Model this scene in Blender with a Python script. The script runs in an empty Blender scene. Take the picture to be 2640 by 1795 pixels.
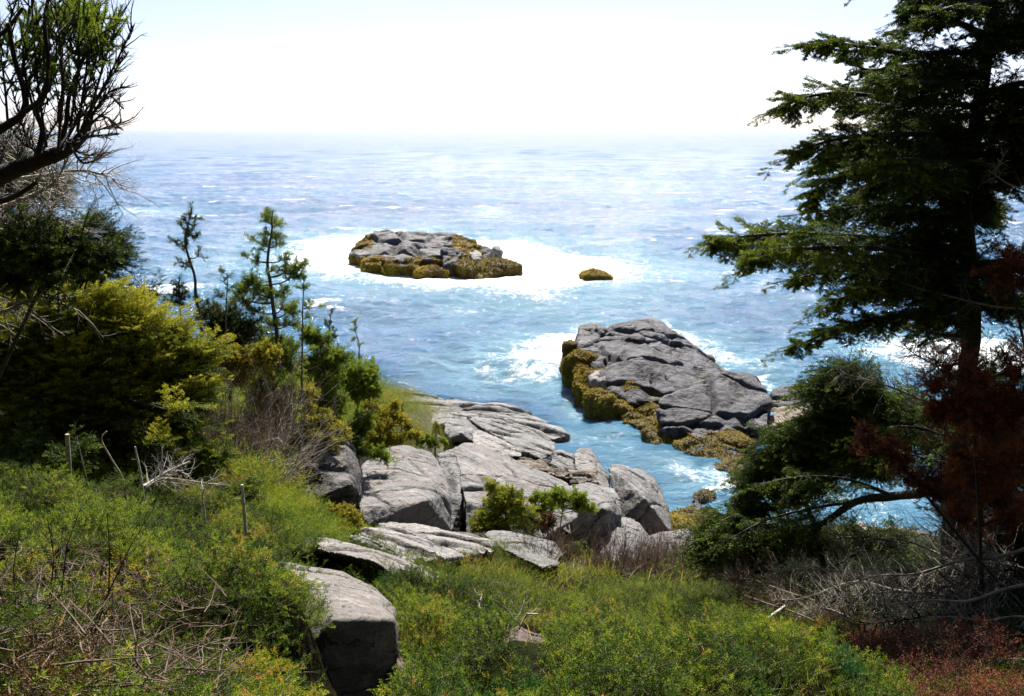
EXPOSURE = 1.25
import bpy, bmesh, math, time
import numpy as np
from mathutils import Vector

T0 = time.time()
SC = bpy.context.scene
COL = SC.collection
R = np.random.default_rng(20240611)
PI = math.pi
UP = np.array([0.0, 0.0, 1.0])

# ------------------------------------------------------------------ camera model
H = 12.0                       # eye height above the sea
FPX = 2640 * 35 / 36
PITCH = math.radians(12.42)
CP, SP = math.cos(PITCH), math.sin(PITCH)

def ray(u, v):
    x = (np.asarray(u, float) - 1320) / FPX
    y = (897.5 - np.asarray(v, float)) / FPX
    return np.stack([x, CP + y * SP, -SP + y * CP], -1)

def P(u, v, d):
    """point at distance d north of the viewer along the sight line u, v"""
    r = ray(u, v)
    t = np.asarray(d, float) / r[..., 1]
    return r * t[..., None] + np.array([0, 0, H])

def seapt(u, v, z=0.0):
    r = ray(u, v)
    t = (z - H) / r[..., 2]
    return r * np.asarray(t)[..., None] + np.array([0, 0, H])

def proj(p):
    """world -> (u, v, depth)"""
    q = np.asarray(p, float) - np.array([0, 0, H])
    dep = q[..., 1] * CP - q[..., 2] * SP
    dep = np.where(dep < 1e-3, 1e-3, dep)
    y = (q[..., 1] * SP + q[..., 2] * CP) / dep
    return 1320 + FPX * q[..., 0] / dep, 897.5 - FPX * y, dep

def pxm(d):                     # metres per photo pixel at distance d
    return d / FPX

def norm(a):
    a = np.asarray(a, float)
    return a / np.maximum(np.linalg.norm(a, axis=-1, keepdims=True), 1e-9)

# ------------------------------------------------------------------ noise
def _hash(ix, iy, iz, seed):
    h = (ix.astype(np.int64) * 374761393 + iy.astype(np.int64) * 668265263
         + iz.astype(np.int64) * 2147483647 + seed * 974711) & 0xFFFFFFFF
    h = ((h ^ (h >> 13)) * 1274126177) & 0xFFFFFFFF
    h = ((h ^ (h >> 15)) * 2246822519) & 0xFFFFFFFF
    h = h ^ (h >> 16)
    return (h & 0xFFFFFF) / float(0xFFFFFF) * 2 - 1

def vnoise(p, seed=0):
    p = np.asarray(p, float)
    i = np.floor(p)
    f = p - i
    f = f * f * f * (f * (f * 6 - 15) + 10)
    i = i.astype(np.int64)
    out = 0
    for dx in (0, 1):
        wx = f[..., 0] if dx else 1 - f[..., 0]
        for dy in (0, 1):
            wy = f[..., 1] if dy else 1 - f[..., 1]
            for dz in (0, 1):
                wz = f[..., 2] if dz else 1 - f[..., 2]
                out = out + wx * wy * wz * _hash(i[..., 0] + dx, i[..., 1] + dy, i[..., 2] + dz, seed)
    return out

def fbm(p, oct=4, seed=0, gain=0.5, lac=2.03):
    p = np.asarray(p, float)
    a, s, tot = 1.0, 0, 0
    for k in range(oct):
        s = s + a * vnoise(p, seed + 17 * k)
        tot += a
        a *= gain
        p = p * lac + 3.7
    return s / tot

def xyz(x, y, z=0.0):
    x = np.asarray(x, float); y = np.asarray(y, float)
    return np.stack([x, y, np.zeros_like(x) + z], -1)

def inpoly(u, v, poly):
    u = np.asarray(u, float); v = np.asarray(v, float)
    ins = np.zeros(u.shape, bool)
    n = len(poly)
    for k in range(n):
        x0, y0 = poly[k]; x1, y1 = poly[(k + 1) % n]
        if y0 == y1: continue
        c = ((y0 > v) != (y1 > v)) & (u < (x1 - x0) * (v - y0) / (y1 - y0) + x0)
        ins ^= c
    return ins

def polydist(x, y, poly):
    """signed distance to polygon edge, positive inside"""
    x = np.asarray(x, float); y = np.asarray(y, float)
    best = np.full(x.shape, 1e9)
    n = len(poly)
    for k in range(n):
        a = np.array(poly[k], float); b = np.array(poly[(k + 1) % n], float)
        ab = b - a
        L2 = max((ab ** 2).sum(), 1e-9)
        t = np.clip(((x - a[0]) * ab[0] + (y - a[1]) * ab[1]) / L2, 0, 1)
        best = np.minimum(best, np.hypot(x - a[0] - t * ab[0], y - a[1] - t * ab[1]))
    return np.where(inpoly(x, y, poly), best, -best)

# ------------------------------------------------------------------ objects
LOC = {}
def tag(o, label=None, cat=None, group=None, kind=None):
    if label: o['label'] = label
    if cat: o['category'] = cat
    if group: o['group'] = group
    if kind: o['kind'] = kind
    return o

def thing(name, label, cat, loc, group=None):
    o = bpy.data.objects.new(name, None)
    COL.objects.link(o)
    o.location = [float(c) for c in loc]
    o.empty_display_size = 0.1
    LOC[o.name] = np.array(loc, float)
    return tag(o, label, cat, group)

def emit(name, V, F, mat, parent=None, loc=None, attrs=None, smooth=False):
    """V (n,3) world verts, F list of index arrays (m,3) or (m,4)"""
    if parent is not None:
        o0 = LOC[parent.name]
    else:
        o0 = np.array(loc, float) if loc is not None else np.zeros(3)
    V = np.asarray(V, float) - o0
    me = bpy.data.meshes.new(name)
    F = [np.asarray(f, np.int64) for f in F if len(f)]
    me.vertices.add(len(V))
    me.vertices.foreach_set('co', V.astype(np.float32).ravel())
    nl = sum(f.size for f in F); npoly = sum(len(f) for f in F)
    me.loops.add(nl); me.polygons.add(npoly)
    me.loops.foreach_set('vertex_index', np.concatenate([f.ravel() for f in F]).astype(np.int32))
    tot = np.concatenate([np.full(len(f), f.shape[1]) for f in F])
    st = np.concatenate([[0], np.cumsum(tot)[:-1]])
    me.polygons.foreach_set('loop_start', st.astype(np.int32))
    me.polygons.foreach_set('loop_total', tot.astype(np.int32))
    if smooth:
        me.polygons.foreach_set('use_smooth', np.ones(npoly, bool))
    me.update(calc_edges=True)
    for k, a in (attrs or {}).items():
        at = me.attributes.new(k, 'FLOAT', 'POINT')
        at.data.foreach_set('value', np.asarray(a, np.float32))
    if mat is not None:
        me.materials.append(mat)
    ob = bpy.data.objects.new(name, me)
    COL.objects.link(ob)
    if parent is not None:
        ob.parent = parent
    else:
        ob.location = [float(c) for c in o0]
        LOC[ob.name] = o0
    return ob

class Bag:
    """collects triangles/quads with per-vertex attributes"""
    def __init__(s):
        s.V = []; s.T = []; s.Q = []; s.A = []; s.n = 0
    def add(s, V, F, rnd=0.5):
        V = np.asarray(V, float)
        F = np.asarray(F, np.int64)
        if len(V) == 0: return
        (s.T if F.shape[1] == 3 else s.Q).append(F + s.n)
        s.V.append(V)
        s.A.append(np.broadcast_to(np.asarray(rnd, float), (len(V),)))
        s.n += len(V)
    def emit(s, name, mat, parent=None, loc=None, smooth=False):
        if s.n == 0: return None
        V = np.concatenate(s.V)
        F = []
        if s.T: F.append(np.concatenate(s.T))
        if s.Q: F.append(np.concatenate(s.Q))
        return emit(name, V, F, mat, parent, loc, {'rnd': np.concatenate(s.A)}, smooth)

# ------------------------------------------------------------------ wood
def catmull(pts, n):
    pts = np.asarray(pts, float)
    if len(pts) == 2:
        t = np.linspace(0, 1, n)[:, None]
        return pts[0] * (1 - t) + pts[1] * t
    p = np.vstack([2 * pts[0] - pts[1], pts, 2 * pts[-1] - pts[-2]])
    m = len(pts) - 1
    ts = np.linspace(0, m, n)
    k = np.minimum(ts.astype(int), m - 1)
    t = (ts - k)[:, None]
    a, b, c, d = p[k], p[k + 1], p[k + 2], p[k + 3]
    return 0.5 * (2 * b + (c - a) * t + (2 * a - 5 * b + 4 * c - d) * t ** 2 + (3 * b - a - 3 * c + d) * t ** 3)

def tube(bag, pts, rad, ns=7, rnd=0.5, rough=0.0):
    pts = np.asarray(pts, float); m = len(pts)
    rad = np.broadcast_to(np.asarray(rad, float), (m,))
    tan = norm(np.gradient(pts, axis=0))
    ref = np.array([0.31, 0.17, 0.93]) if abs(tan[0, 2]) < 0.9 else np.array([1.0, 0.2, 0.1])
    U = norm(np.cross(tan, ref)); W = np.cross(tan, U)
    a = np.arange(ns) / ns * 2 * PI
    rr = rad[:, None] * (1 + rough * R.normal(size=(m, ns)))
    V = pts[:, None] + rr[..., None] * (np.cos(a)[None, :, None] * U[:, None] + np.sin(a)[None, :, None] * W[:, None])
    i = np.arange(m - 1)[:, None] * ns; j = np.arange(ns)[None]; j2 = (j + 1) % ns
    F = np.stack([i + j, i + j2, i + ns + j2, i + ns + j], -1).reshape(-1, 4)
    V = V.reshape(-1, 3)
    bag.add(V, F, rnd)
    e = len(V)
    cap = np.array([[(m - 1) * ns + k, (m - 1) * ns + (k + 1) % ns, e] for k in range(ns)])
    bag.add(np.vstack([V, pts[-1] + tan[-1] * rad[-1] * 0.4]), cap, rnd)

def segs_to(bag, segs, ns=3, rnd=None):
    """segs: (n,8) p0 p1 r0 r1 -> little frusta"""
    s = np.asarray(segs, float)
    if len(s) == 0: return
    p0, p1, r0, r1 = s[:, 0:3], s[:, 3:6], s[:, 6], s[:, 7]
    D = norm(p1 - p0)
    ref = np.where(np.abs(D[:, 2:3]) < 0.9, UP[None], np.array([[1.0, 0, 0]]))
    U = norm(np.cross(D, ref)); W = np.cross(D, U)
    a = np.arange(ns) / ns * 2 * PI
    ring = np.cos(a)[None, :, None] * U[:, None] + np.sin(a)[None, :, None] * W[:, None]
    A = p0[:, None] + ring * r0[:, None, None]
    B = p1[:, None] + ring * r1[:, None, None]
    V = np.concatenate([A, B], 1).reshape(-1, 3)
    b = np.arange(len(s))[:, None] * 2 * ns; j = np.arange(ns)[None]; j2 = (j + 1) % ns
    F = np.stack([b + j, b + j2, b + ns + j2, b + ns + j], -1).reshape(-1, 4)
    if rnd is None: rnd = R.random(len(s))
    bag.add(V, F, np.repeat(np.broadcast_to(rnd, (len(s),)), 2 * ns))

def grow(segs, tips, p, d, L, r, lev, kids=5, spread=0.9, wob=0.18, up=0.05, shrink=0.6, n=4, start=0.2):
    """recursive bare branching"""
    step = L / n
    d = norm(d)
    for i in range(n):
        d = norm(d + R.normal(size=3) * wob + UP * up)
        q = p + d * step
        ra = r * (1 - 0.8 * i / n); rb = r * (1 - 0.8 * (i + 1) / n)
        segs.append(np.concatenate([p, q, [ra, rb]]))
        if lev > 0 and (i + 1) / n > start:
            kk = kids / n
            for _ in range(int(kk) + (R.random() < kk % 1)):
                w = norm(np.cross(d, R.normal(size=3)))
                cd = norm(d * math.cos(spread) + w * math.sin(spread))
                grow(segs, tips, p + (q - p) * R.random(), cd, L * shrink * R.uniform(0.55, 1.1) * (1 - 0.45 * i / n),
                     max(rb * 0.7, r * 0.25), lev - 1, kids, spread, wob, up, shrink, max(2, n - 1), start)
        p = q
    tips.append(np.concatenate([p, d]))

# ------------------------------------------------------------------ needles, boughs
def needles(bag, Pt, D, L, n=14, nl=0.016, nw=0.004, rnd=None, fan=1.05, t0=0.05):
    Pt = np.asarray(Pt, float); D = norm(D); N = len(Pt)
    if N == 0: return
    L = np.broadcast_to(np.asarray(L, float), (N,))
    ref = norm(R.normal(size=(N, 3)))
    U = norm(np.cross(D, ref)); W = np.cross(D, U)
    t = t0 + (np.arange(n)[None] + R.random((N, n))) / n * (1 - t0)
    ph = np.arange(n)[None] * 2.39996 + R.random((N, n)) * 0.9
    rad = np.cos(ph)[..., None] * U[:, None] + np.sin(ph)[..., None] * W[:, None]
    a = fan * (1 - 0.55 * t ** 3)
    nd = D[:, None] * np.cos(a)[..., None] + rad * np.sin(a)[..., None]
    b = Pt[:, None] + D[:, None] * (L[:, None] * t)[..., None]
    side = norm(np.cross(nd, rad + 0.4 * R.normal(size=rad.shape)))
    ln = nl * R.uniform(0.7, 1.15, (N, n))
    w = nw * 0.5
    mid = b + nd * (ln * 0.25)[..., None]
    V = np.stack([mid - side * w, mid + side * w, b + nd * ln[..., None]], 2).reshape(-1, 3)
    F = np.arange(N * n * 3).reshape(-1, 3)
    if rnd is None: rnd = R.random(N)
    rr = np.repeat(np.broadcast_to(rnd, (N,)), n) + R.normal(size=N * n) * 0.06
    bag.add(V, F, np.repeat(rr, 3))

def fork(Pt, D, L, K=8, lf=0.45, sp=0.8, lift=0.05, droop=0.0, jit=0.15, taper=0.65, t0=0.12, flat=True):
    """side shoots of every bough in the list; returns P, D, L, parent index"""
    Pt = np.asarray(Pt, float); D = norm(D); N = len(Pt)
    L = np.broadcast_to(np.asarray(L, float), (N,))
    S = norm(np.cross(D, UP + 0.05 * R.normal(size=(N, 3))))
    t = t0 + (np.arange(K)[None] + R.random((N, K)) * 0.7) / K * (1 - t0)
    sg = np.where((np.arange(K)[None] + R.integers(0, 2, (N, 1))) % 2, 1.0, -1.0)
    if not flat:
        an = R.random((N, K)) * 2 * PI
        Wv = np.cross(S, D)
        side = np.cos(an)[..., None] * S[:, None] + np.sin(an)[..., None] * Wv[:, None]
    else:
        side = sg[..., None] * S[:, None]
    pos = Pt[:, None] + D[:, None] * (L[:, None] * t)[..., None]
    pos[..., 2] += -droop * L[:, None] * t ** 2
    dd = D[:, None] * math.cos(sp) + side * math.sin(sp) + R.normal(size=(N, K, 3)) * jit
    dd[..., 2] += lift - droop * t
    ll = L[:, None] * lf * (1 - taper * t) * R.uniform(0.7, 1.2, (N, K))
    return pos.reshape(-1, 3), norm(dd.reshape(-1, 3)), ll.ravel(), np.repeat(np.arange(N), K)

def stems(bag, Pt, D, L, r, rnd=None, ns=3):
    Pt = np.asarray(Pt, float)
    if len(Pt) == 0: return
    L = np.broadcast_to(np.asarray(L, float), (len(Pt),)); r = np.broadcast_to(np.asarray(r, float), (len(Pt),))
    s = np.concatenate([Pt, Pt + norm(D) * L[:, None], r[:, None], 0.4 * r[:, None]], 1)
    segs_to(bag, s, ns, rnd)
# ------------------------------------------------------------------ materials
def newmat(name):
    m = bpy.data.materials.new(name); m.use_nodes = True
    nt = m.node_tree; nt.nodes.clear()
    out = nt.nodes.new('ShaderNodeOutputMaterial')
    return m, nt, out

def N_(nt, typ, **kw):
    n = nt.nodes.new(typ)
    for k, v in kw.items():
        if k.startswith('i_'):
            n.inputs[k[2:].replace('_', ' ')].default_value = v
        else:
            setattr(n, k, v)
    return n

def ramp(nt, fac, stops, interp='LINEAR'):
    r = nt.nodes.new('ShaderNodeValToRGB')
    r.color_ramp.interpolation = interp
    e = r.color_ramp.elements
    while len(e) < len(stops): e.new(0.5)
    for el, (p, c) in zip(e, stops):
        el.position = p
        el.color = (*c, 1) if len(c) == 3 else c
    nt.links.new(fac, r.inputs[0])
    return r.outputs[0]

def mixc(nt, fac, a, b, mode='MIX'):
    m = nt.nodes.new('ShaderNodeMix'); m.data_type = 'RGBA'; m.blend_type = mode
    for sock, val in ((m.inputs[0], fac), (m.inputs[6], a), (m.inputs[7], b)):
        if hasattr(val, 'is_output'): nt.links.new(val, sock)
        elif isinstance(val, (int, float)): sock.default_value = val
        else: sock.default_value = (*val, 1)
    return m.outputs[2]

def noise(nt, vec, scale, detail=4, rough=0.55, dist=0.0, out='Fac'):
    n = N_(nt, 'ShaderNodeTexNoise')
    n.inputs['Scale'].default_value = scale; n.inputs['Detail'].default_value = detail
    n.inputs['Roughness'].default_value = rough; n.inputs['Distortion'].default_value = dist
    nt.links.new(vec, n.inputs['Vector'])
    return n.outputs[out]

def pos(nt, scale=(1, 1, 1), rot=(0, 0, 0)):
    g = nt.nodes.new('ShaderNodeNewGeometry')
    mp = nt.nodes.new('ShaderNodeMapping')
    mp.inputs['Scale'].default_value = scale
    mp.inputs['Rotation'].default_value = rot
    nt.links.new(g.outputs['Position'], mp.inputs['Vector'])
    return mp.outputs['Vector']

def attr(nt, name):
    a = nt.nodes.new('ShaderNodeAttribute'); a.attribute_name = name
    return a.outputs['Fac']

def math_(nt, op, a, b=None, clamp=False):
    m = nt.nodes.new('ShaderNodeMath'); m.operation = op; m.use_clamp = clamp
    for s, v in zip(m.inputs, (a, b)):
        if v is None: continue
        if hasattr(v, 'is_output'): nt.links.new(v, s)
        else: s.default_value = v
    return m.outputs[0]

def bump(nt, h, strength, dist, normal=None):
    b = nt.nodes.new('ShaderNodeBump')
    b.inputs['Strength'].default_value = strength; b.inputs['Distance'].default_value = dist
    nt.links.new(h, b.inputs['Height'])
    if normal is not None: nt.links.new(normal, b.inputs['Normal'])
    return b.outputs[0]

def leaf_mat(name, stops, trans=0.35, rough=0.6, patch=None, pscale=2.0, spec=0.15):
    m, nt, out = newmat(name)
    stops = [(q_, tuple(x * (1.0 if name.startswith(('rock', 'golden')) else 1.75) for x in cc)) for q_, cc in stops]
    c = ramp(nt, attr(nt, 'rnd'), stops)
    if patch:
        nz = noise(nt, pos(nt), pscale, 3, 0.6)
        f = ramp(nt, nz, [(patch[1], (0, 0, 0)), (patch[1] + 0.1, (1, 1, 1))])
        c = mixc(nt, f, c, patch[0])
    p = N_(nt, 'ShaderNodeBsdfPrincipled')
    nt.links.new(c, p.inputs['Base Color'])
    p.inputs['Roughness'].default_value = rough
    p.inputs['Specular IOR Level'].default_value = spec
    if trans > 0:
        t = nt.nodes.new('ShaderNodeBsdfTranslucent')
        nt.links.new(mixc(nt, 1.0, c, (1.15, 1.1, 0.5), 'MULTIPLY'), t.inputs['Color'])
        mx = nt.nodes.new('ShaderNodeMixShader'); mx.inputs[0].default_value = trans
        nt.links.new(p.outputs[0], mx.inputs[1]); nt.links.new(t.outputs[0], mx.inputs[2])
        nt.links.new(mx.outputs[0], out.inputs[0])
    else:
        nt.links.new(p.outputs[0], out.inputs[0])
    return m

def wood_mat(name, c1, c2, scale=30, lich=None):
    m, nt, out = newmat(name)
    v = pos(nt)
    c = ramp(nt, noise(nt, v, scale, 5, 0.65), [(0.3, c1), (0.7, c2)])
    if lich:
        c = mixc(nt, ramp(nt, noise(nt, v, scale * 0.6, 4), [(0.55, (0, 0, 0)), (0.65, (1, 1, 1))]), c, lich)
    p = N_(nt, 'ShaderNodeBsdfPrincipled')
    nt.links.new(c, p.inputs['Base Color'])
    p.inputs['Roughness'].default_value = 0.8
    nt.links.new(bump(nt, noise(nt, v, scale * 2, 4), 0.5, 0.01), p.inputs['Normal'])
    nt.links.new(p.outputs[0], out.inputs[0])
    return m

def rock_mat(name, base, warm, dark, lichen=(0.03, 0.03, 0.03), lichen_amt=0.62, sc=1.0, wet=False, rough=0.72, pink=0.5):
    base, warm, dark = [[x * 0.69 for x in q_] for q_ in (base, warm, dark)]
    m, nt, out = newmat(name)
    v = pos(nt)
    big = noise(nt, v, 0.9 * sc, 5, 0.6, 0.6)
    mid = noise(nt, v, 5 * sc, 6, 0.65, 0.4)
    fine = noise(nt, v, 40 * sc, 5, 0.7)
    stri = noise(nt, pos(nt, (1.2, 2.2, 9), (0.35, 0.12, 0.2)), 2.6 * sc, 6, 0.65, 0.8)
    c = mixc(nt, ramp(nt, mid, [(0.3, (0, 0, 0)), (0.72, (1, 1, 1))]), dark, base)
    c = mixc(nt, ramp(nt, big, [(pink, (0, 0, 0)), (pink + 0.16, (0.8, 0.8, 0.8))]), c, warm)
    c = mixc(nt, ramp(nt, stri, [(0.30, (1, 1, 1)), (0.44, (0, 0, 0))]), c, [x * 0.38 for x in dark])
    c = mixc(nt, ramp(nt, fine, [(0.3, (0.35, 0.35, 0.35)), (0.5, (1, 1, 1))]), (0, 0, 0), c)
    blot = noise(nt, v, 1.7 * sc, 6, 0.75, 0.5)
    c = mixc(nt, ramp(nt, blot, [(0.52, (0, 0, 0)), (0.66, (0.75, 0.75, 0.75))]), c, [min(1, x * 1.55) for x in base])
    rs = noise(nt, v, 2.9 * sc, 6, 0.7, 0.8)
    c = mixc(nt, ramp(nt, rs, [(0.58, (0, 0, 0)), (0.72, (0.6, 0.6, 0.6))]), c, (base[0] * 1.05, base[1] * 0.72, base[2] * 0.5))
    ln = noise(nt, v, 2.3 * sc, 7, 0.72, 0.3)
    c = mixc(nt, ramp(nt, ln, [(lichen_amt, (0, 0, 0)), (lichen_amt + 0.05, (0.85, 0.85, 0.85))]), c, lichen)
    vo = N_(nt, 'ShaderNodeTexVoronoi', feature='DISTANCE_TO_EDGE')
    vo.inputs['Scale'].default_value = 0.75 * sc
    wv = N_(nt, 'ShaderNodeVectorMath', operation='MULTIPLY_ADD')
    nt.links.new(noise(nt, v, 1.6 * sc, 5, 0.65, 0.0, 'Color'), wv.inputs[0]); wv.inputs[1].default_value = (0.9 / sc,) * 3
    nt.links.new(pos(nt, (0.6, 1.0, 1.5), (0.3, 0.25, 0.5)), wv.inputs[2])
    nt.links.new(wv.outputs[0], vo.inputs['Vector'])
    ck = ramp(nt, vo.outputs['Distance'], [(0.0, (1, 1, 1)), (0.022, (0, 0, 0))])
    ck = math_(nt, 'MULTIPLY', ck, ramp(nt, noise(nt, v, 1.1 * sc, 3), [(0.42, (0, 0, 0)), (0.55, (1, 1, 1))]))
    c = mixc(nt, ck, c, [x * 0.1 for x in dark])
    c = mixc(nt, attr(nt, 'crack'), c, [x * 0.06 for x in dark])
    c = mixc(nt, attr(nt, 'weed'), c, ramp(nt, noise(nt, v, 9, 4), [(0.3, (0.05, 0.032, 0.008)), (0.7, (0.14, 0.09, 0.015))]))
    p = N_(nt, 'ShaderNodeBsdfPrincipled')
    if wet:
        g = nt.nodes.new('ShaderNodeNewGeometry'); sx = nt.nodes.new('ShaderNodeSeparateXYZ')
        nt.links.new(g.outputs['Position'], sx.inputs[0])
        z = math_(nt, 'ADD', sx.outputs[2], math_(nt, 'MULTIPLY', big, -1.2))
        wf = ramp(nt, math_(nt, 'MULTIPLY', math_(nt, 'ADD', z, 0.9), 1.2, True), [(0.25, (1, 1, 1)), (0.75, (0, 0, 0))])
        c = mixc(nt, math_(nt, 'MULTIPLY', wf, 0.75), c, (0.035, 0.033, 0.03))
        nt.links.new(math_(nt, 'ADD', math_(nt, 'MULTIPLY', wf, -0.35), rough), p.inputs['Roughness'])
    else:
        p.inputs['Roughness'].default_value = rough
    nt.links.new(c, p.inputs['Base Color'])
    p.inputs['Specular IOR Level'].default_value = 0.4
    n = bump(nt, math_(nt, 'MULTIPLY', ck, -1.0), 1.0, 0.05 / sc)
    n = bump(nt, stri, 0.8, 0.10 / sc, n)
    n = bump(nt, mid, 0.8, 0.10 / sc, n)
    n = bump(nt, noise(nt, v, 15 * sc, 6, 0.7, 0.6), 0.7, 0.045 / sc, n)
    n = bump(nt, fine, 0.7, 0.02 / sc, n)
    nt.links.new(n, p.inputs['Normal'])
    nt.links.new(p.outputs[0], out.inputs[0])
    return m

M = {}
M['granite'] = rock_mat('granite', (0.34, 0.335, 0.33), (0.35, 0.32, 0.3), (0.21, 0.205, 0.205), lichen_amt=0.66)
M['granite_pink'] = rock_mat('granite_pink', (0.33, 0.315, 0.305), (0.36, 0.275, 0.245), (0.22, 0.21, 0.205), lichen_amt=0.68, pink=0.5)
M['granite_pale'] = rock_mat('granite_pale', (0.46, 0.44, 0.42), (0.46, 0.41, 0.37), (0.3, 0.28, 0.27), lichen_amt=0.7, sc=1.3)
M['granite_lichen'] = rock_mat('granite_lichen', (0.22, 0.2, 0.19), (0.26, 0.19, 0.18), (0.1, 0.095, 0.09), lichen=(0.025, 0.024, 0.023), lichen_amt=0.5)
M['granite_near'] = rock_mat('granite_near', (0.36, 0.335, 0.31), (0.34, 0.275, 0.24), (0.21, 0.185, 0.17), lichen=(0.05, 0.045, 0.04), lichen_amt=0.6, sc=3.0)
M['stone_red'] = rock_mat('stone_red', (0.2, 0.13, 0.11), (0.22, 0.12, 0.09), (0.11, 0.08, 0.07), lichen_amt=0.62, sc=3.0)
M['sea_granite'] = rock_mat('sea_granite', (0.165, 0.163, 0.185), (0.15, 0.145, 0.2), (0.09, 0.09, 0.105), lichen_amt=0.68, sc=0.7, wet=True, pink=0.55)
M['isle_granite'] = rock_mat('isle_granite', (0.26, 0.255, 0.26), (0.24, 0.235, 0.26), (0.13, 0.13, 0.14), lichen_amt=0.62, sc=0.45, wet=True, pink=0.6)
M['tan_rock'] = rock_mat('tan_rock', (0.36, 0.29, 0.22), (0.34, 0.25, 0.19), (0.22, 0.17, 0.13), lichen_amt=0.66)

M['weed'] = leaf_mat('rockweed', [(0.0, (0.06, 0.04, 0.008)), (0.5, (0.16, 0.12, 0.016)), (1.0, (0.30, 0.23, 0.022))], 0.3, 0.7, spec=0.1)
M['weed_gold'] = leaf_mat('golden_rockweed', [(0.0, (0.11, 0.07, 0.01)), (0.5, (0.29, 0.2, 0.014)), (1.0, (0.42, 0.3, 0.02))], 0.3, 0.7, spec=0.1)
M['spruce'] = leaf_mat('spruce_needles', [(0.0, (0.012, 0.022, 0.008)), (0.6, (0.045, 0.075, 0.014)), (1.0, (0.13, 0.16, 0.02))], 0.15)
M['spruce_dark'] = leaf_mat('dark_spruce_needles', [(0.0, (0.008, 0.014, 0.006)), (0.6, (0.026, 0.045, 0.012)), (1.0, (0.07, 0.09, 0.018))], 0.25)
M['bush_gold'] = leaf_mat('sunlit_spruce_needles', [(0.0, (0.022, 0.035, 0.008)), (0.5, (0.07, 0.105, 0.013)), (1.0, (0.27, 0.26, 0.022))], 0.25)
M['fir'] = leaf_mat('bright_fir_needles', [(0.0, (0.025, 0.045, 0.01)), (0.5, (0.085, 0.13, 0.018)), (1.0, (0.19, 0.22, 0.025))], 0.4)
M['fir_yellow'] = leaf_mat('yellowing_needles', [(0.0, (0.05, 0.055, 0.012)), (0.5, (0.15, 0.15, 0.02)), (1.0, (0.28, 0.22, 0.03))], 0.4)
M['juniper'] = leaf_mat('juniper_scales', [(0.0, (0.008, 0.016, 0.004)), (0.35, (0.035, 0.065, 0.009)), (0.7, (0.125, 0.17, 0.018)), (0.94, (0.19, 0.19, 0.02)), (1.0, (0.24, 0.13, 0.04))], 0.35, patch=((0.02, 0.09, 0.02), 0.58), pscale=2.2)
M['grass'] = leaf_mat('grass_blades', [(0.0, (0.03, 0.05, 0.01)), (0.5, (0.09, 0.12, 0.018)), (0.8, (0.17, 0.17, 0.03)), (1.0, (0.4, 0.27, 0.1))], 0.4)
M['heath'] = leaf_mat('red_heath', [(0.0, (0.03, 0.012, 0.008)), (0.6, (0.1, 0.03, 0.02)), (1.0, (0.2, 0.075, 0.035))], 0.2, patch=((0.05, 0.045, 0.02), 0.55), pscale=4.0)
M['rust'] = leaf_mat('rust_needles', [(0.0, (0.045, 0.013, 0.008)), (0.5, (0.13, 0.038, 0.018)), (1.0, (0.31, 0.105, 0.035))], 0.3, patch=((0.075, 0.06, 0.035), 0.56), pscale=5.0)
M['withered'] = leaf_mat('withered_leaves', [(0.0, (0.012, 0.008, 0.005)), (0.6, (0.04, 0.025, 0.012)), (1.0, (0.11, 0.06, 0.025))], 0.2)
M['bark'] = wood_mat('spruce_bark', (0.02, 0.016, 0.013), (0.06, 0.05, 0.042), 25)
M['bark_grey'] = wood_mat('grey_bark', (0.06, 0.052, 0.045), (0.16, 0.145, 0.13), 25)
M['twig_grey'] = wood_mat('bare_grey_twigs', (0.16, 0.135, 0.11), (0.4, 0.35, 0.3), 20, lich=(0.36, 0.37, 0.28))
M['twig_brown'] = wood_mat('bare_brown_twigs', (0.08, 0.05, 0.035), (0.22, 0.15, 0.11), 20)
M['twig_dark'] = wood_mat('dark_twigs', (0.015, 0.01, 0.008), (0.06, 0.035, 0.025), 40)
M['driftwood'] = wood_mat('bleached_wood', (0.3, 0.28, 0.25), (0.6, 0.57, 0.52), 22)

def ground_mat():
    m, nt, out = newmat('hillside_soil')
    v = pos(nt)
    a = noise(nt, v, 1.5, 6, 0.65); b = noise(nt, v, 14, 6, 0.7)
    c = ramp(nt, b, [(0.25, (0.005, 0.004, 0.002)), (0.55, (0.014, 0.01, 0.005)), (0.8, (0.035, 0.021, 0.01))])
    c2 = ramp(nt, b, [(0.25, (0.005, 0.008, 0.002)), (0.7, (0.016, 0.02, 0.005))])
    c = mixc(nt, ramp(nt, a, [(0.42, (0, 0, 0)), (0.58, (1, 1, 1))]), c, c2)
    rk = ramp(nt, noise(nt, v, 6, 6, 0.7), [(0.3, (0.06, 0.055, 0.05)), (0.7, (0.18, 0.17, 0.16))])
    c = mixc(nt, attr(nt, 'rocky'), c, rk)
    p = N_(nt, 'ShaderNodeBsdfPrincipled')
    nt.links.new(c, p.inputs['Base Color']); p.inputs['Roughness'].default_value = 0.95; p.inputs['Specular IOR Level'].default_value = 0.03
    n = bump(nt, a, 0.6, 0.2); n = bump(nt, b, 0.8, 0.06, n)
    nt.links.new(n, p.inputs['Normal'])
    nt.links.new(p.outputs[0], out.inputs[0])
    return m
M['ground'] = ground_mat()

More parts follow.
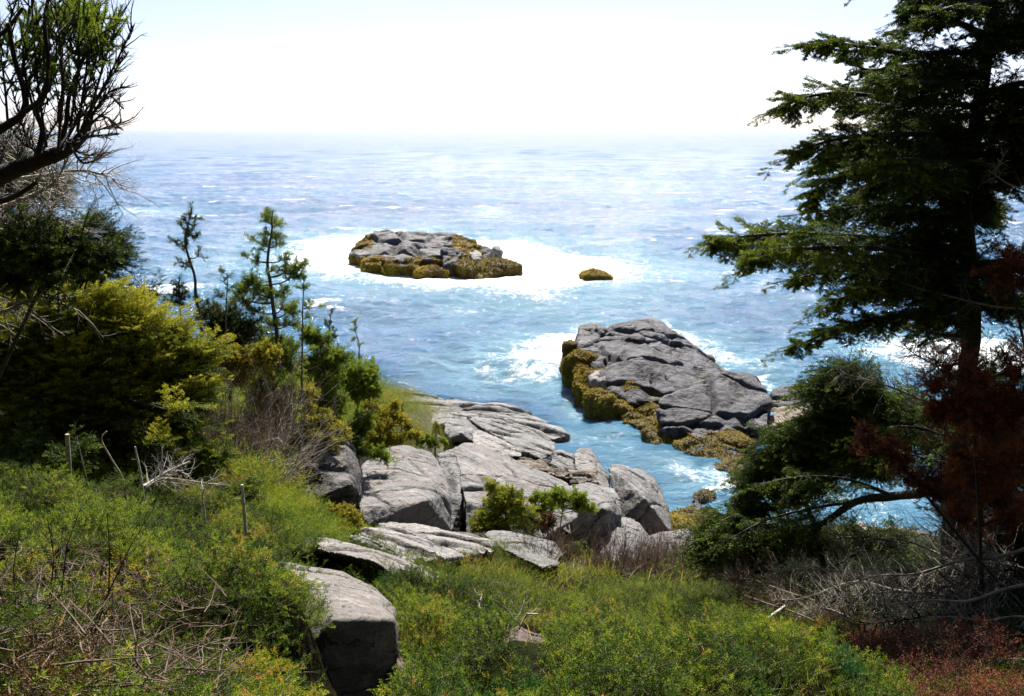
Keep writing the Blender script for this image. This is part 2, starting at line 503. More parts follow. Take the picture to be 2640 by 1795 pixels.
def sea_mat():
    m, nt, out = newmat('sea_water')
    foam = attr(nt, 'foam'); aer = attr(nt, 'aer')
    v = pos(nt)
    st = pos(nt, (0.55, 1.5, 1.0), (0, 0, 0.15))
    w1 = noise(nt, st, 1.1, 5, 0.62, 0.5)
    w2 = noise(nt, st, 3.4, 6, 0.72, 0.3)
    w3 = noise(nt, pos(nt, (0.6, 1.4, 1), (0, 0, -0.3)), 0.22, 4, 0.6, 0.3)
    n = bump(nt, w3, 0.35, 1.2)
    n = bump(nt, w1, 0.45, 0.34, n)
    n = bump(nt, w2, 0.9, 0.15, n)
    gust = noise(nt, pos(nt, (0.3, 1.0, 1)), 0.035, 4, 0.6, 0.5)
    deep = ramp(nt, gust, [(0.35, (0.018, 0.088, 0.19)), (0.68, (0.03, 0.125, 0.24))])
    c = mixc(nt, aer, deep, (0.15, 0.33, 0.40))
    lace = noise(nt, v, 1.6, 8, 0.78, 1.2)
    lace2 = noise(nt, v, 7.0, 6, 0.75, 0.6)
    fl = math_(nt, 'ADD', math_(nt, 'MULTIPLY', lace, 0.7), math_(nt, 'MULTIPLY', lace2, 0.3))
    thr = math_(nt, 'SUBTRACT', 1.0, foam)
    ff = math_(nt, 'MULTIPLY', math_(nt, 'SUBTRACT', math_(nt, 'ADD', math_(nt, 'MULTIPLY', foam, 1.25), math_(nt, 'MULTIPLY', math_(nt, 'SUBTRACT', fl, 0.5), 3.2)), 0.55), 2.2, True)
    p = N_(nt, 'ShaderNodeBsdfPrincipled')
    nt.links.new(c, p.inputs['Base Color'])
    p.inputs['Roughness'].default_value = 0.08
    p.inputs['IOR'].default_value = 1.333
    nt.links.new(n, p.inputs['Normal'])
    f = N_(nt, 'ShaderNodeBsdfPrincipled')
    nt.links.new(ramp(nt, lace2, [(0.3, (0.62, 0.7, 0.76)), (0.6, (0.92, 0.93, 0.94))]), f.inputs['Base Color'])
    f.inputs['Roughness'].default_value = 0.7
    nt.links.new(bump(nt, fl, 0.8, 0.25), f.inputs['Normal'])
    mx = nt.nodes.new('ShaderNodeMixShader')
    nt.links.new(ff, mx.inputs[0]); nt.links.new(p.outputs[0], mx.inputs[1]); nt.links.new(f.outputs[0], mx.inputs[2])
    nt.links.new(mx.outputs[0], out.inputs[0])
    return m
M['sea'] = sea_mat()
# ------------------------------------------------------------------ world, sun, camera
EL, AZ = math.radians(51), math.radians(3)
w = bpy.data.worlds.new("World"); SC.world = w; w.use_nodes = True
nt = w.node_tree
bg = nt.nodes['Background']
sky = nt.nodes.new('ShaderNodeTexSky'); sky.sky_type = 'NISHITA'
sky.sun_disc = False; sky.sun_elevation = EL; sky.sun_rotation = AZ
sky.altitude = 10; sky.air_density = 0.35; sky.dust_density = 1.1; sky.ozone_density = 0.4
nt.links.new(sky.outputs[0], bg.inputs['Color'])
bg.inputs['Strength'].default_value = 0.083
sl = bpy.data.lights.new('sun', 'SUN'); sl.energy = 5.0; sl.angle = math.radians(0.5); sl.color = (1.0, 0.95, 0.87)
so = bpy.data.objects.new('sun', sl); COL.objects.link(so)
sdir = Vector((math.sin(AZ) * math.cos(EL), math.cos(AZ) * math.cos(EL), math.sin(EL)))
so.rotation_euler = (-sdir).to_track_quat('-Z', 'Y').to_euler()
so.location = (0, 0, 40)
cam = bpy.data.cameras.new('camera'); co = bpy.data.objects.new('camera', cam); COL.objects.link(co)
cam.lens = 35; cam.sensor_width = 36; cam.clip_start = 0.05; cam.clip_end = 20000
co.location = (0, 0, H); co.rotation_euler = (PI / 2 - PITCH, 0, 0)
SC.camera = co
SC.view_settings.view_transform = 'Standard'; SC.view_settings.look = 'None'
SC.view_settings.exposure = EXPOSURE; SC.view_settings.gamma = 1.0
SC.cycles.max_bounces = 6; SC.cycles.diffuse_bounces = 3; SC.cycles.glossy_bounces = 3
SC.cycles.transmission_bounces = 3; SC.cycles.transparent_max_bounces = 4

# ------------------------------------------------------------------ terrain surface
CTRL = [  # u, v (photo pixels), distance
 (0,1795,2.7),(570,1795,3.1),(1250,1795,3.5),(1930,1795,3.9),(2640,1795,4.2),
 (0,1500,4.6),(340,1480,5.2),(0,1325,7.6),(340,1355,7.8),(620,1425,7.8),(600,1540,5.0),(655,1640,4.75),(760,1545,4.75),(815,1590,4.65),(780,1650,4.45),(720,1720,4.2),(650,1795,3.9),(880,1860,5.0),(1000,1840,4.95),(1120,1740,5.1),
 (900,1500,7.6),(1100,1600,6.6),(1000,1500,8.3),(0,1255,10.2),(740,1300,10.2),(860,1400,10.4),
 (960,1415,12.6),(1250,1425,14),(1150,1490,10.6),(1440,1440,16),(1550,1440,19),(1650,1480,15),
 (1500,1530,11),(1450,1600,8.5),(1400,1700,6),(1900,1600,8.5),(1800,1550,10.5),(2300,1600,8),(2200,1500,10),
 (2500,1470,10),(1800,1465,16),(2000,1480,13),
 (800,1320,15.2),(900,1200,19.5),(700,1160,16),(600,1160,14),(1000,1365,15.5),(1100,1160,24.3),(1250,1310,19.5),
 (1350,1230,24),(1450,1190,28),(1480,1350,21),(1620,1400,24.5),(1600,1270,28.5),(1750,1440,21),
 (1160,1060,38),(1300,1110,33),(1000,1040,41),
]
cw = P(np.array([c[0] for c in CTRL]), np.array([c[1] for c in CTRL]), np.array([c[2] for c in CTRL]))
SHORE = [(900,985),(990,1018),(1100,1045),(1200,1062),(1350,1100),(1460,1140),(1560,1205),(1690,1290),(1735,1340),(1800,1400),(1960,1410),
         (2100,1390),(2250,1375),(2400,1370),(2640,1360)]
sw = seapt(np.array([s[0] for s in SHORE]), np.array([s[1] for s in SHORE]), -0.25)
EXT = np.array([(-12,12,8.6),(-25,10,9),(-25,30,6),(-15,45,1.8),(-13,52,-0.8),(-34,50,1),(12,10,8),(20,10,8),(20,20,4),(20,27,-0.5),
  (32,24,-0.5),(32,10,8),(-10,-3,16.5),(0,-3,16),(10,-3,16.5),(0,-7,29),(-12,-7,29),(12,-7,29),(0,-14,48),(-15,-14,48),(15,-14,48),(-30,-14,44),(30,-14,44),(0,0,10.45),(-4,1,10.9),(5,1,10.6),  # steep rise behind the viewer is added, unseen, to block sky light
  (-10,60,-4),(5,60,-4),(25,60,-4),(10,45,-2.5),(-34,60,-3),(36,40,-4),(20,36,-2.5),(12,34,-1.4)], float)
cw = np.vstack([cw, sw, EXT])
def _u(r2):
    return np.where(r2 > 1e-12, r2 * np.log(np.maximum(r2, 1e-12)), 0.0)
_n = len(cw); _xy = cw[:, :2]
_K = _u(((_xy[:, None] - _xy[None]) ** 2).sum(-1)) + np.eye(_n) * 0.15
_Pm = np.hstack([np.ones((_n, 1)), _xy])
_A = np.block([[_K, _Pm], [_Pm.T, np.zeros((3, 3))]])
_sol = np.linalg.solve(_A, np.concatenate([cw[:, 2], np.zeros(3)]))
def tps(x, y):
    q = np.stack([x, y], -1).reshape(-1, 2)
    out = np.empty(len(q))
    for s in range(0, len(q), 20000):
        b = q[s:s + 20000]
        out[s:s + 20000] = _u(((b[:, None] - _xy[None]) ** 2).sum(-1)) @ _sol[:_n] + _sol[_n] + b @ _sol[_n + 1:]
    return out.reshape(np.shape(x))
GX0, GX1, GY0, GY1, GS = -36.0, 38.0, -14.0, 60.0, 0.16
gx = np.arange(GX0, GX1 + GS / 2, GS); gy = np.arange(GY0, GY1 + GS / 2, GS)
_cx = np.arange(GX0, GX1 + 1, 0.4); _cy = np.arange(GY0, GY1 + 1, 0.4)
_zc = tps(*np.meshgrid(_cx, _cy))
def bil(Z, x0, y0, s, x, y):
    fx = np.clip((np.asarray(x, float) - x0) / s, 0, Z.shape[1] - 1.001); fy = np.clip((np.asarray(y, float) - y0) / s, 0, Z.shape[0] - 1.001)
    i = fx.astype(int); j = fy.astype(int); a = fx - i; b = fy - j
    return Z[j, i] * (1 - a) * (1 - b) + Z[j, i + 1] * a * (1 - b) + Z[j + 1, i] * (1 - a) * b + Z[j + 1, i + 1] * a * b
GXX, GYY = np.meshgrid(gx, gy)
GZ = bil(_zc, GX0, GY0, 0.4, GXX, GYY)
q = xyz(GXX, GYY)
land = np.clip((GZ + 1) / 2, 0, 1)
GZ = GZ + land * (0.10 * fbm(q * 0.55, 4, 5) + 0.035 * fbm(q * 2.6, 4, 9))
GZ = np.maximum(GZ, -4.0)
_u0, _v0, _d0 = proj(np.stack([GXX, GYY, GZ], -1))
ROCKZONE = [(930,1120),(1060,1090),(1130,1050),(1300,1060),(1450,1110),(1560,1210),(1720,1320),(1760,1440),(1500,1430),(1440,1400),(1250,1365),(1100,1345),(940,1345),(760,1320),(770,1150),(880,1130)]
_rz = inpoly(_u0, _v0, ROCKZONE) & (GYY > 9)
_rzf = _rz.astype(float)
for _k in range(4):
    _rzf = (_rzf + np.roll(_rzf, 1, 0) + np.roll(_rzf, -1, 0) + np.roll(_rzf, 1, 1) + np.roll(_rzf, -1, 1)) / 5
GZ = GZ - _rzf * (0.62 - 0.3 * fbm(q * 0.9, 4, 15))
def TZ(x, y):
    return bil(GZ, GX0, GY0, GS, x, y)
def TN(x, y, e=0.2):
    return norm(np.stack([-(TZ(x + e, y) - TZ(x - e, y)) / (2 * e), -(TZ(x, y + e) - TZ(x, y - e)) / (2 * e), np.ones_like(x)], -1))
def hit(u, v):
    """where the sight line u, v meets the hillside"""
    r = ray(u, v); d = np.linspace(2.4, 58, 2400)
    p = r[None] / r[1] * d[:, None] + np.array([0, 0, H])
    k = np.argmax(p[:, 2] <= TZ(p[:, 0], p[:, 1]))
    return p[k]
def ground_at(u, d, v=1200):
    """ground point under sight direction u at distance d"""
    x = P(u, v, d)[0]
    return np.array([x, d, float(TZ(x, d))])

def nudge(u, v, d, sg, only=0):
    """raise or lower the slope so that it passes through the point u, v, d"""
    global GZ
    p = P(u, v, d); dz = p[2] - float(TZ(p[0], p[1]))
    if only * dz < 0: return
    GZ = GZ + dz * np.exp(-((GXX - p[0]) ** 2 + (GYY - p[1]) ** 2) / (2 * sg * sg))
nz = xyz(GXX, GYY)
GZ = GZ + 0.26 * np.maximum(fbm(nz * 1.7, 2, 66), -0.2) * np.clip((9.5 - GYY) / 2.5, 0, 1) * np.clip((GYY - 1) / 2, 0, 1)
for _ in range(2):
    for q_ in [(870,1830,4.9),(960,1830,4.95),(1030,1815,4.9),(900,1830,4.45),(1000,1830,4.5),(950,1860,4.1)]:
        nudge(*q_, 0.28, -1)
    for q_ in [(890,1990,3.2),(960,1990,3.3),(900,1960,3.8),(980,1960,3.9),(840,1960,3.7),(1000,1930,4.4),(800,1900,4.3)]:
        nudge(*q_, 0.3, -1)
    for q_ in [(740,1575,4.95),(785,1640,4.7),(750,1700,4.5),(700,1780,4.1),(640,1700,4.3)]:
        nudge(*q_, 0.2, 1)
SLABS = {
 'pale': [(975,1352),(1066,1347),(1122,1358),(1182,1379),(1175,1396),(1109,1400),(1010,1396)],
 'layered': [(905,1390),(1010,1384),(1165,1382),(1262,1404),(1280,1423),(1190,1440),(1061,1458),(980,1424)],
 'nose': [(1252,1380),(1294,1366),(1345,1374),(1427,1397),(1448,1427),(1440,1462),(1400,1468),(1361,1428),(1278,1408)],
 'brown': [(745,1402),(829,1394),(906,1412),(1030,1433),(1115,1464),(1192,1513),(1113,1508),(1010,1478),(881,1430),(790,1422)],
}
SLABP = {}
for _k, _q in SLABS.items():
    _pts = []
    for _c in _q:
        _h = hit(_c[0], _c[1] + (22 if _k == 'brown' else 32)); _pts.append((_c[0], _c[1], float(_h[1])))
    _m = np.mean(np.array(_pts), 0); _h = hit(_m[0], _m[1] + 40); _pts.append((_m[0], _m[1], float(_h[1]) - 0.15))
    SLABP[_k] = _pts
_u0, _v0, _d0 = proj(np.stack([GXX, GYY, GZ], -1))
_s = np.zeros_like(GZ)
for _q in SLABS.values():
    _s = np.maximum(_s, (inpoly(_u0, _v0, _q) & (GYY > 6)).astype(float))
for _k in range(2):
    _s = (_s + np.roll(_s, 1, 0) + np.roll(_s, -1, 0) + np.roll(_s, 1, 1) + np.roll(_s, -1, 1)) / 5
GZ = GZ - _s * 0.14

def build_ground():
    ny, nx = GXX.shape
    V = np.stack([GXX, GYY, GZ], -1).reshape(-1, 3)
    i = np.arange(ny - 1)[:, None] * nx + np.arange(nx - 1)[None]
    F = np.stack([i, i + 1, i + nx + 1, i + nx], -1).reshape(-1, 4)
    u, v, d = proj(V)
    rocky = np.clip((V[:, 1] - 12.5) / 2.5 + 0.8 * fbm(V * 0.6, 3, 3), 0, 1)
    rocky *= np.clip((u - 860 + 200 * fbm(V * 0.4, 3, 4)) / 120, 0, 1) * np.clip((1800 - u) / 80, 0, 1)
    rocky = np.maximum(rocky, np.clip((1.3 - V[:, 2]) / 0.8, 0, 1))
    o = emit('hillside', V, [F], M['ground'], None, (0, 10, 0), {'rocky': rocky}, True)
    tag(o, kind='structure')
build_ground()

# ------------------------------------------------------------------ sea
FOAM_POLYS = [  # polygon in photo pixels on the water, strength, soft edge (m)
 ([(735,655),(800,628),(900,610),(1010,596),(1160,604),(1270,618),(1340,620),(1400,640),(1500,655),(1590,672),(1640,690),(1640,712),(1560,728),(1470,742),(1400,770),(1310,755),(1210,745),(1120,742),(1030,730),(970,722),(880,716),(800,700),(750,680)], 1.0, 3.5),
 ([(1320,935),(1370,895),(1420,870),(1480,850),(1510,838),(1600,850),(1560,900),(1520,985),(1440,975),(1380,972),(1330,965)], 1.0, 1.6),
 ([(1620,835),(1700,835),(1790,862),(1850,900),(1890,930),(1920,968),(1850,940),(1760,890),(1690,850)], 0.9, 1.2),
 ([(1975,990),(2000,1000),(2000,1070),(1985,1068)], 1.0, 0.5),
 ([(1455,985),(1500,1010),(1560,1060),(1620,1080),(1590,1085),(1500,1045),(1450,1005)], 0.75, 0.6),
 ([(1540,1105),(1600,1120),(1660,1150),(1740,1165),(1800,1175),(1880,1200),(1900,1235),(1840,1250),(1760,1215),(1680,1180),(1580,1150),(1530,1125)], 0.56, 1.0),
 ([(1760,1190),(1830,1180),(1900,1215),(1900,1250),(1850,1250),(1780,1220)], 0.9, 0.7),
 ([(1700,1300),(1780,1280),(1800,1310),(1730,1330)], 0.6, 0.5),
 ([(2230,905),(2330,870),(2470,872),(2700,885),(2700,960),(2470,950),(2330,930)], 1.0, 1.5),
 ([(2250,1020),(2340,1035),(2380,1080),(2300,1085),(2220,1050)], 0.7, 1.0),
 ([(1980,1250),(2090,1235),(2200,1260),(2250,1300),(2120,1290),(2000,1285)], 0.72, 1.0),
 ([(2230,1300),(2320,1310),(2420,1340),(2300,1350)], 0.75, 0.8),
 ([(540,665),(590,658),(620,690),(560,695)], 0.62, 2.0),
 ([(520,735),(600,732),(610,752),(530,752)], 0.6, 1.5),
 ([(1170,795),(1250,790),(1260,806),(1190,812)], 0.62, 1.2),
 ([(300,540),(380,536),(380,552),(300,552)], 0.6, 3.0),
 ([(1425,855),(1470,845),(1480,870),(1430,880)], 0.7, 1.5),
 ([(1690,690),(1740,700),(1730,735),(1690,730)], 0.6, 2.0),
 ([(1250,540),(1300,545),(1290,555),(1250,553)], 0.66, 1.5),
]
def build_sea():
    a0 = np.linspace(-33, 33, 760)
    ang = np.radians(np.concatenate([np.linspace(-86, -33.5, 60), a0, np.linspace(33.5, 86, 60)]))
    inc = np.concatenate([np.full(640, 0.0040), np.linspace(0.004, 0.03, 240)])
    rr = 21 * np.exp(np.concatenate([[0], np.cumsum(inc)])); rr[-1] = 14000
    RR, AA = np.meshgrid(rr, ang, indexing='ij')
    X = RR * np.sin(AA); Y = RR * np.cos(AA)
    rng = np.random.default_rng(5)
    Z = np.zeros_like(X)
    step = np.gradient(rr)[:, None]
    p = xyz(X, Y)
    gustf = 0.75 + 0.5 * fbm(p * np.array([0.02, 0.05, 0]), 3, 31)
    for k in range(44):
        lam = 0.8 * (42 / 0.8) ** (k / 43)
        th = math.radians(-92 + rng.normal() * 34)
        dx, dy = math.cos(th), math.sin(th)
        ph = (X * dx + Y * dy) * 2 * PI / lam + rng.random() * 6.28
        ph = ph + 1.6 * vnoise(p * (0.22 / lam), 100 + k)
        amp = 0.0140 * lam ** 0.5 * np.clip(1.6 - step * 2.6 / lam, 0, 1)
        s = np.sin(ph)
        Z += amp * (s - 0.35 * np.cos(2 * ph)) * gustf
    V = np.stack([X, Y, Z], -1).reshape(-1, 3)
    foam = np.zeros(len(V)); aer = np.zeros(len(V))
    near = RR.ravel() < 330
    pv = V[near]
    wx = pv[:, 0] + 1.5 * fbm(pv * np.array([0.7, 0.5, 0]), 5, 41)
    wy = pv[:, 1] + 2.2 * fbm(pv * np.array([0.4, 0.3, 0]), 4, 43)
    f = np.zeros(len(pv)); a = np.zeros(len(pv))
    for poly, stg, soft in FOAM_POLYS:
        wp = seapt(np.array([c[0] for c in poly]), np.array([c[1] for c in poly]))[:, :2]
        bb0 = wp.min(0) - soft * 9; bb1 = wp.max(0) + soft * 9
        m = (wx > bb0[0]) & (wx < bb1[0]) & (wy > bb0[1]) & (wy < bb1[1])
        sd = polydist(wx[m], wy[m], [tuple(c) for c in wp])
        f[m] = np.maximum(f[m], stg * np.clip(0.5 + sd / (3.6 * soft), 0, 1))
        a[m] = np.maximum(a[m], stg * np.clip(0.55 + sd / (7 * soft), 0, 1))
    # scattered whitecaps on the crests
    crest = pv[:, 2] - 0.09
    n = fbm(pv * np.array([0.16, 0.34, 0]), 4, 77)
    cap = np.clip(crest * 6, 0, 1) * np.clip((n - 0.2) * 4, 0, 1)
    f = np.maximum(f, 0.62 * cap)
    a = np.maximum(a, 0.14 * np.clip(0.3 + 1.2 * fbm(pv * np.array([0.02, 0.045, 0]), 4, 55), 0, 1) * np.clip(1.3 - pv[:, 1] / 160, 0, 1))
    foam[near] = f; aer[near] = a
    V[near, 2] += 0.10 * f * (0.5 + 0.5 * fbm(pv * 2.0, 3, 88))
    ny, nx = RR.shape
    i = np.arange(ny - 1)[:, None] * nx + np.arange(nx - 1)[None]
    F = np.stack([i, i + 1, i + nx + 1, i + nx], -1).reshape(-1, 4)
    o = emit('sea', V, [F[:, ::-1]], M['sea'], None, (0, 0, 0), {'foam': foam, 'aer': aer}, True)
    tag(o, kind='structure')
build_sea()
# ------------------------------------------------------------------ rocks
def hull_solid(pts, voxel, smooth_it):
    bm = bmesh.new()
    for p in pts: bm.verts.new(p)
    r = bmesh.ops.convex_hull(bm, input=bm.verts)
    bad = [g for g in r['geom_interior'] if isinstance(g, bmesh.types.BMVert)] + [g for g in r['geom_unused'] if isinstance(g, bmesh.types.BMVert)]
    bmesh.ops.delete(bm, geom=list(set(bad)), context='VERTS')
    bmesh.ops.recalc_face_normals(bm, faces=bm.faces)
    me = bpy.data.meshes.new('tmp'); bm.to_mesh(me); bm.free()
    return me

def solid_from(meshes, voxel, smooth_it):
    """union of hulls by voxel remesh, then smoothed; returns verts, quads, normals"""
    bm = bmesh.new()
    for me in meshes:
        bm.from_mesh(me); bpy.data.meshes.remove(me)
    me = bpy.data.meshes.new('tmp'); bm.to_mesh(me); bm.free()
    ob = bpy.data.objects.new('tmp', me); COL.objects.link(ob)
    m = ob.modifiers.new('r', 'REMESH'); m.mode = 'VOXEL'; m.voxel_size = voxel
    m = ob.modifiers.new('s', 'SMOOTH'); m.factor = 0.5; m.iterations = smooth_it
    dg = bpy.context.evaluated_depsgraph_get()
    e = ob.evaluated_get(dg); em = e.to_mesh()
    n = len(em.vertices)
    V = np.empty(n * 3, np.float32); em.vertices.foreach_get('co', V)
    Nn = np.empty(n * 3, np.float32); em.vertices.foreach_get('normal', Nn)
    F = np.empty(len(em.loops), np.int32); em.loops.foreach_get('vertex_index', F)
    V = V.reshape(-1, 3).astype(float); Nn = Nn.reshape(-1, 3).astype(float); F = F.reshape(-1, 4)
    e.to_mesh_clear()
    bpy.data.objects.remove(ob); bpy.data.meshes.remove(me)
    return V, F, Nn

def front_pts(pts, thick, shrink=0.9, sink=0.0):
    a = np.array(pts, float)
    f = P(a[:, 0], a[:, 1], a[:, 2])
    rd = ray(a[:, 0], a[:, 1]); rd = rd / rd[:, 1:2]
    b = f + rd * thick
    b[:, :2] = (b[:, :2] - b[:, :2].mean(0)) * shrink + b[:, :2].mean(0)
    if sink: b[:, 2] -= sink
    return np.vstack([f, b])

def carve(V, Nn, scale, cracks=10, cdepth=0.06, cwidth=0.05, step=0.03, aniso=(1, 1, 1), rough=0.05, fine=0.012, seed=0, warp=0.25, bulge=0.0, strata=0.0, stdir=(0.15, -0.35, 0.92)):
    rng = np.random.default_rng(seed + 11)
    lo, hi = V.min(0), V.max(0)
    q = V + warp * scale * np.stack([fbm(V / scale * 1.1, 3, seed + k) for k in (1, 2, 3)], -1)
    disp = np.zeros(len(V)); crack = np.zeros(len(V))
    if cracks:
        an = np.array(aniso, float)
        # seeds on the surface
        sd = V[rng.integers(0, len(V), cracks)]
        d = np.linalg.norm((q[:, None] - sd[None]) * an, axis=-1)
        o = np.argsort(d, 1)[:, :2]
        ar = np.arange(len(V))
        d1, d2 = d[ar, o[:, 0]], d[ar, o[:, 1]]
        e = (d2 - d1) * 0.5
        wv = 0.55 + 0.9 * np.clip(fbm(V / scale * 1.6, 3, seed + 21) + 0.25, 0, 1)
        g = np.exp(-(e / (cwidth * wv)) ** 2) * np.clip(wv, 0, 1.2)
        off = rng.uniform(-1, 1, cracks)[o[:, 0]] * step
        disp += off * (1 - np.exp(-(e / (cwidth * 1.2)) ** 2)) - cdepth * g
        if bulge: disp += bulge * (1 - np.exp(-(e / (cwidth * 4)) ** 2))
        crack = np.clip((g - 0.45) * 1.6, 0, 1)
    if strata:
        sdv = np.array(stdir) / np.linalg.norm(stdir)
        h = q @ sdv / scale * 6 + 1.5 * fbm(V / scale, 3, seed + 31)
        fr = h - np.floor(h)
        lay = np.minimum(fr * 1.25, (1 - fr) * 5); lay = np.clip(lay, 0, 1)
        k = np.clip(0.5 + fbm(V / scale * 1.3, 3, seed + 41) * 1.8, 0, 1)
        disp += strata * (lay - 0.5) * k
        crack = np.maximum(crack, np.clip((0.25 - lay) * 3, 0, 0.7) * k)
    r = fbm(V / scale * 1.3, 5, seed + 51)
    ridge = 0.5 - np.abs(fbm(V / scale * 2.7, 4, seed + 61))
    disp += rough * (r + 0.5 * ridge) + fine * fbm(V / scale * 9, 4, seed + 71)
    return V + Nn * disp[:, None], crack

def rock_part(name, groups, mat, voxel, parent=None, loc=None, smooth_it=6, scale=1.0, **kw):
    V, F, Nn = solid_from([hull_solid(g, voxel, 0) for g in groups], voxel, smooth_it)
    V, cr = carve(V, Nn, scale, **kw)
    o = emit(name, V, [F], mat, parent, loc, {'crack': cr}, True)
    return o, V, F

def base_of(V):
    return np.array([V[:, 0].mean(), V[:, 1].mean(), V[:, 2].min()])

def rock(name, label, cat, pts, thick, mat, vox_px=2.4, group=None, shrink=0.9, extra=None, **kw):
    a = np.array(pts, float)
    g = front_pts(pts, thick, shrink)
    if extra is not None: g = np.vstack([g, extra])
    d = a[:, 2].mean()
    vox = d / 995 * vox_px * 0.6
    V, F, Nn = solid_from([hull_solid(g, vox, 0)], vox, max(2, int(kw.pop('smooth_it', 7) * 0.55)))
    sc = kw.pop('scale', max(0.4, (V.max(0) - V.min(0))[0] * 0.55))
    for k_, f_ in (('cdepth', 1.9), ('rough', 0.75), ('step', 1.5), ('cwidth', 0.8)):
        if k_ in kw: kw[k_] *= f_
    if kw.get('cracks') and d > 10: kw['cracks'] = int(kw['cracks'] * 1.6) + 1; kw.setdefault('strata', 0.02 * sc); kw.setdefault('fine', 0.02)
    V, cr = carve(V, Nn, sc, **kw)
    o = emit(name, V, [F], M[mat], None, base_of(V), {'crack': cr}, True)
    return tag(o, label, cat, group or 'granite rocks of the shore outcrop')

K = dict
rock('granite_boulder', 'dark lichen stained boulder with angular underside below the young conifers', 'boulder',
     [(773,1132,17.5),(887,1119,17.6),(915,1165,17.2),(932,1212,16.6),(934,1285,16),(921,1325,16.2),(803,1325,15.8),(745,1255,15.9),(768,1171,16.6),(784,1297,15.0),(904,1250,15.2),(790,1200,15.9)], 1.6, 'granite_lichen', cracks=4, cdepth=0.05, cwidth=0.03, rough=0.05, seed=1, smooth_it=4)
rock('granite_boulder', 'big smooth rounded grey granite dome with a curved overhang at its lower right', 'boulder',
     [(935,1203,19.3),(1001,1158,21),(1044,1152,22),(1109,1167,21.8),(1143,1215,20.3),(1161,1278,18.6),(1160,1369,17.6),(1109,1362,17.1),(1050,1345,16.8),(1000,1340,16.4),(947,1355,15.8),(924,1321,15.9),(932,1287,16.7),(1100,1290,16.9),(1040,1240,18)], 1.8, 'granite_pink', cracks=3, cdepth=0.03, cwidth=0.03, rough=0.06, seed=23, smooth_it=12)
rock('granite_slab', 'narrow upright grey slab wedged between the two largest granite faces', 'rock slab',
     [(1128,1172,21.9),(1167,1160,22.4),(1186,1217,20.6),(1192,1290,19),(1190,1390,18.4),(1160,1385,18.2),(1150,1290,19),(1143,1245,19.8)], 1.2, 'granite', cracks=3, cdepth=0.03, cwidth=0.03, seed=35, rough=0.04)
rock('granite_boulder', 'widest sloping granite face with pinkish upper edge behind the bright green bush', 'boulder',
     [(1168,1160,22.4),(1192,1140,23.6),(1225,1145,24.2),(1287,1168,24.2),(1332,1195,23.8),(1395,1220,23.4),(1458,1247,22.9),(1478,1268,21.8),(1492,1335,20),(1400,1392,19),(1250,1395,18.6),(1200,1385,18.4),(1198,1290,19),(1300,1280,20.2)], 1.8, 'granite_pink', cracks=4, cdepth=0.04, cwidth=0.03, rough=0.07, seed=41, smooth_it=9)
rock('granite_boulder', 'upright blocky grey boulder with an undercut shaded base right of the bright green bush', 'boulder',
     [(1462,1255,22.6),(1515,1245,23.7),(1582,1261,24.1),(1601,1285,23),(1602,1330,22),(1592,1375,21.6),(1578,1415,21.6),(1515,1425,21.4),(1487,1405,21.2),(1474,1369,20.7),(1468,1337,20.6),(1462,1294,21.4),(1560,1310,21.2),(1500,1310,20.7)], 1.8, 'granite', cracks=5, cdepth=0.05, cwidth=0.035, rough=0.06, seed=52, smooth_it=6)
rock('granite_boulder', 'tall wedge boulder with a black shaded face and pale right edge at the water', 'boulder',
     [(1567,1220,27.5),(1569,1199,28.6),(1612,1200,29.5),(1655,1211,30.2),(1689,1231,30.2),(1707,1272,29.2),(1722,1304,28.2),(1734,1365,26.5),(1728,1375,26.2),(1666,1388,25.8),(1633,1350,25.7),(1599,1345,25.8),(1592,1283,26.4),(1597,1222,27),(1664,1285,25.6),(1726,1367,25.7)], 1.5, 'granite', cracks=4, cdepth=0.05, cwidth=0.04, rough=0.06, seed=66, smooth_it=3, shrink=0.8)
rock('granite_slab', 'leaning dark slab with a thin pale rim standing in front of the wedge boulder', 'rock slab',
     [(1597,1337,22.9),(1622,1334,23.1),(1640,1345,23),(1672,1386,22.2),(1716,1440,20.6),(1616,1450,20.2),(1612,1365,21.9)], 0.9, 'granite', cracks=3, cdepth=0.04, cwidth=0.03, seed=71, smooth_it=2, rough=0.04)
rock('granite_slab', 'short square grey block left of the leaning dark slab', 'rock slab',
     [(1585,1360,21.6),(1608,1366,21.5),(1612,1450,19.9),(1545,1455,19.8),(1550,1400,20.9)], 1.0, 'granite', cracks=3, cdepth=0.03, cwidth=0.03, seed=82, smooth_it=4)
rock('granite_slab', 'low pinkish slab between the leaning slab and the green spruce boughs', 'rock slab',
     [(1668,1388,24.2),(1708,1373,25.2),(1773,1365,26.2),(1830,1390,24.5),(1830,1450,21),(1715,1450,20.8)], 1.2, 'granite_pink', cracks=4, cdepth=0.04, cwidth=0.04, seed=93)
rock('granite_boulder', 'rounded grey boulder at the left end of the upper ledge beside yellow conifers', 'boulder',
     [(1145,1090,28.2),(1175,1079,29.6),(1202,1081,30),(1231,1109,28.6),(1218,1138,26.7),(1158,1140,26.6),(1146,1117,27),(1190,1115,26.7)], 1.6, 'granite', cracks=2, cdepth=0.03, cwidth=0.04, seed=103, smooth_it=10)
rock('granite_slab', 'long pale slab sloping down right over a dark crevice', 'rock slab',
     [(1216,1116,27.2),(1235,1107,28.2),(1265,1122,28.4),(1309,1146,28),(1348,1163,27.4),(1346,1178,26.4),(1309,1180,26),(1265,1168,26),(1218,1142,26.1)], 1.4, 'granite_pale', cracks=2, cdepth=0.03, cwidth=0.04, seed=114, rough=0.05)
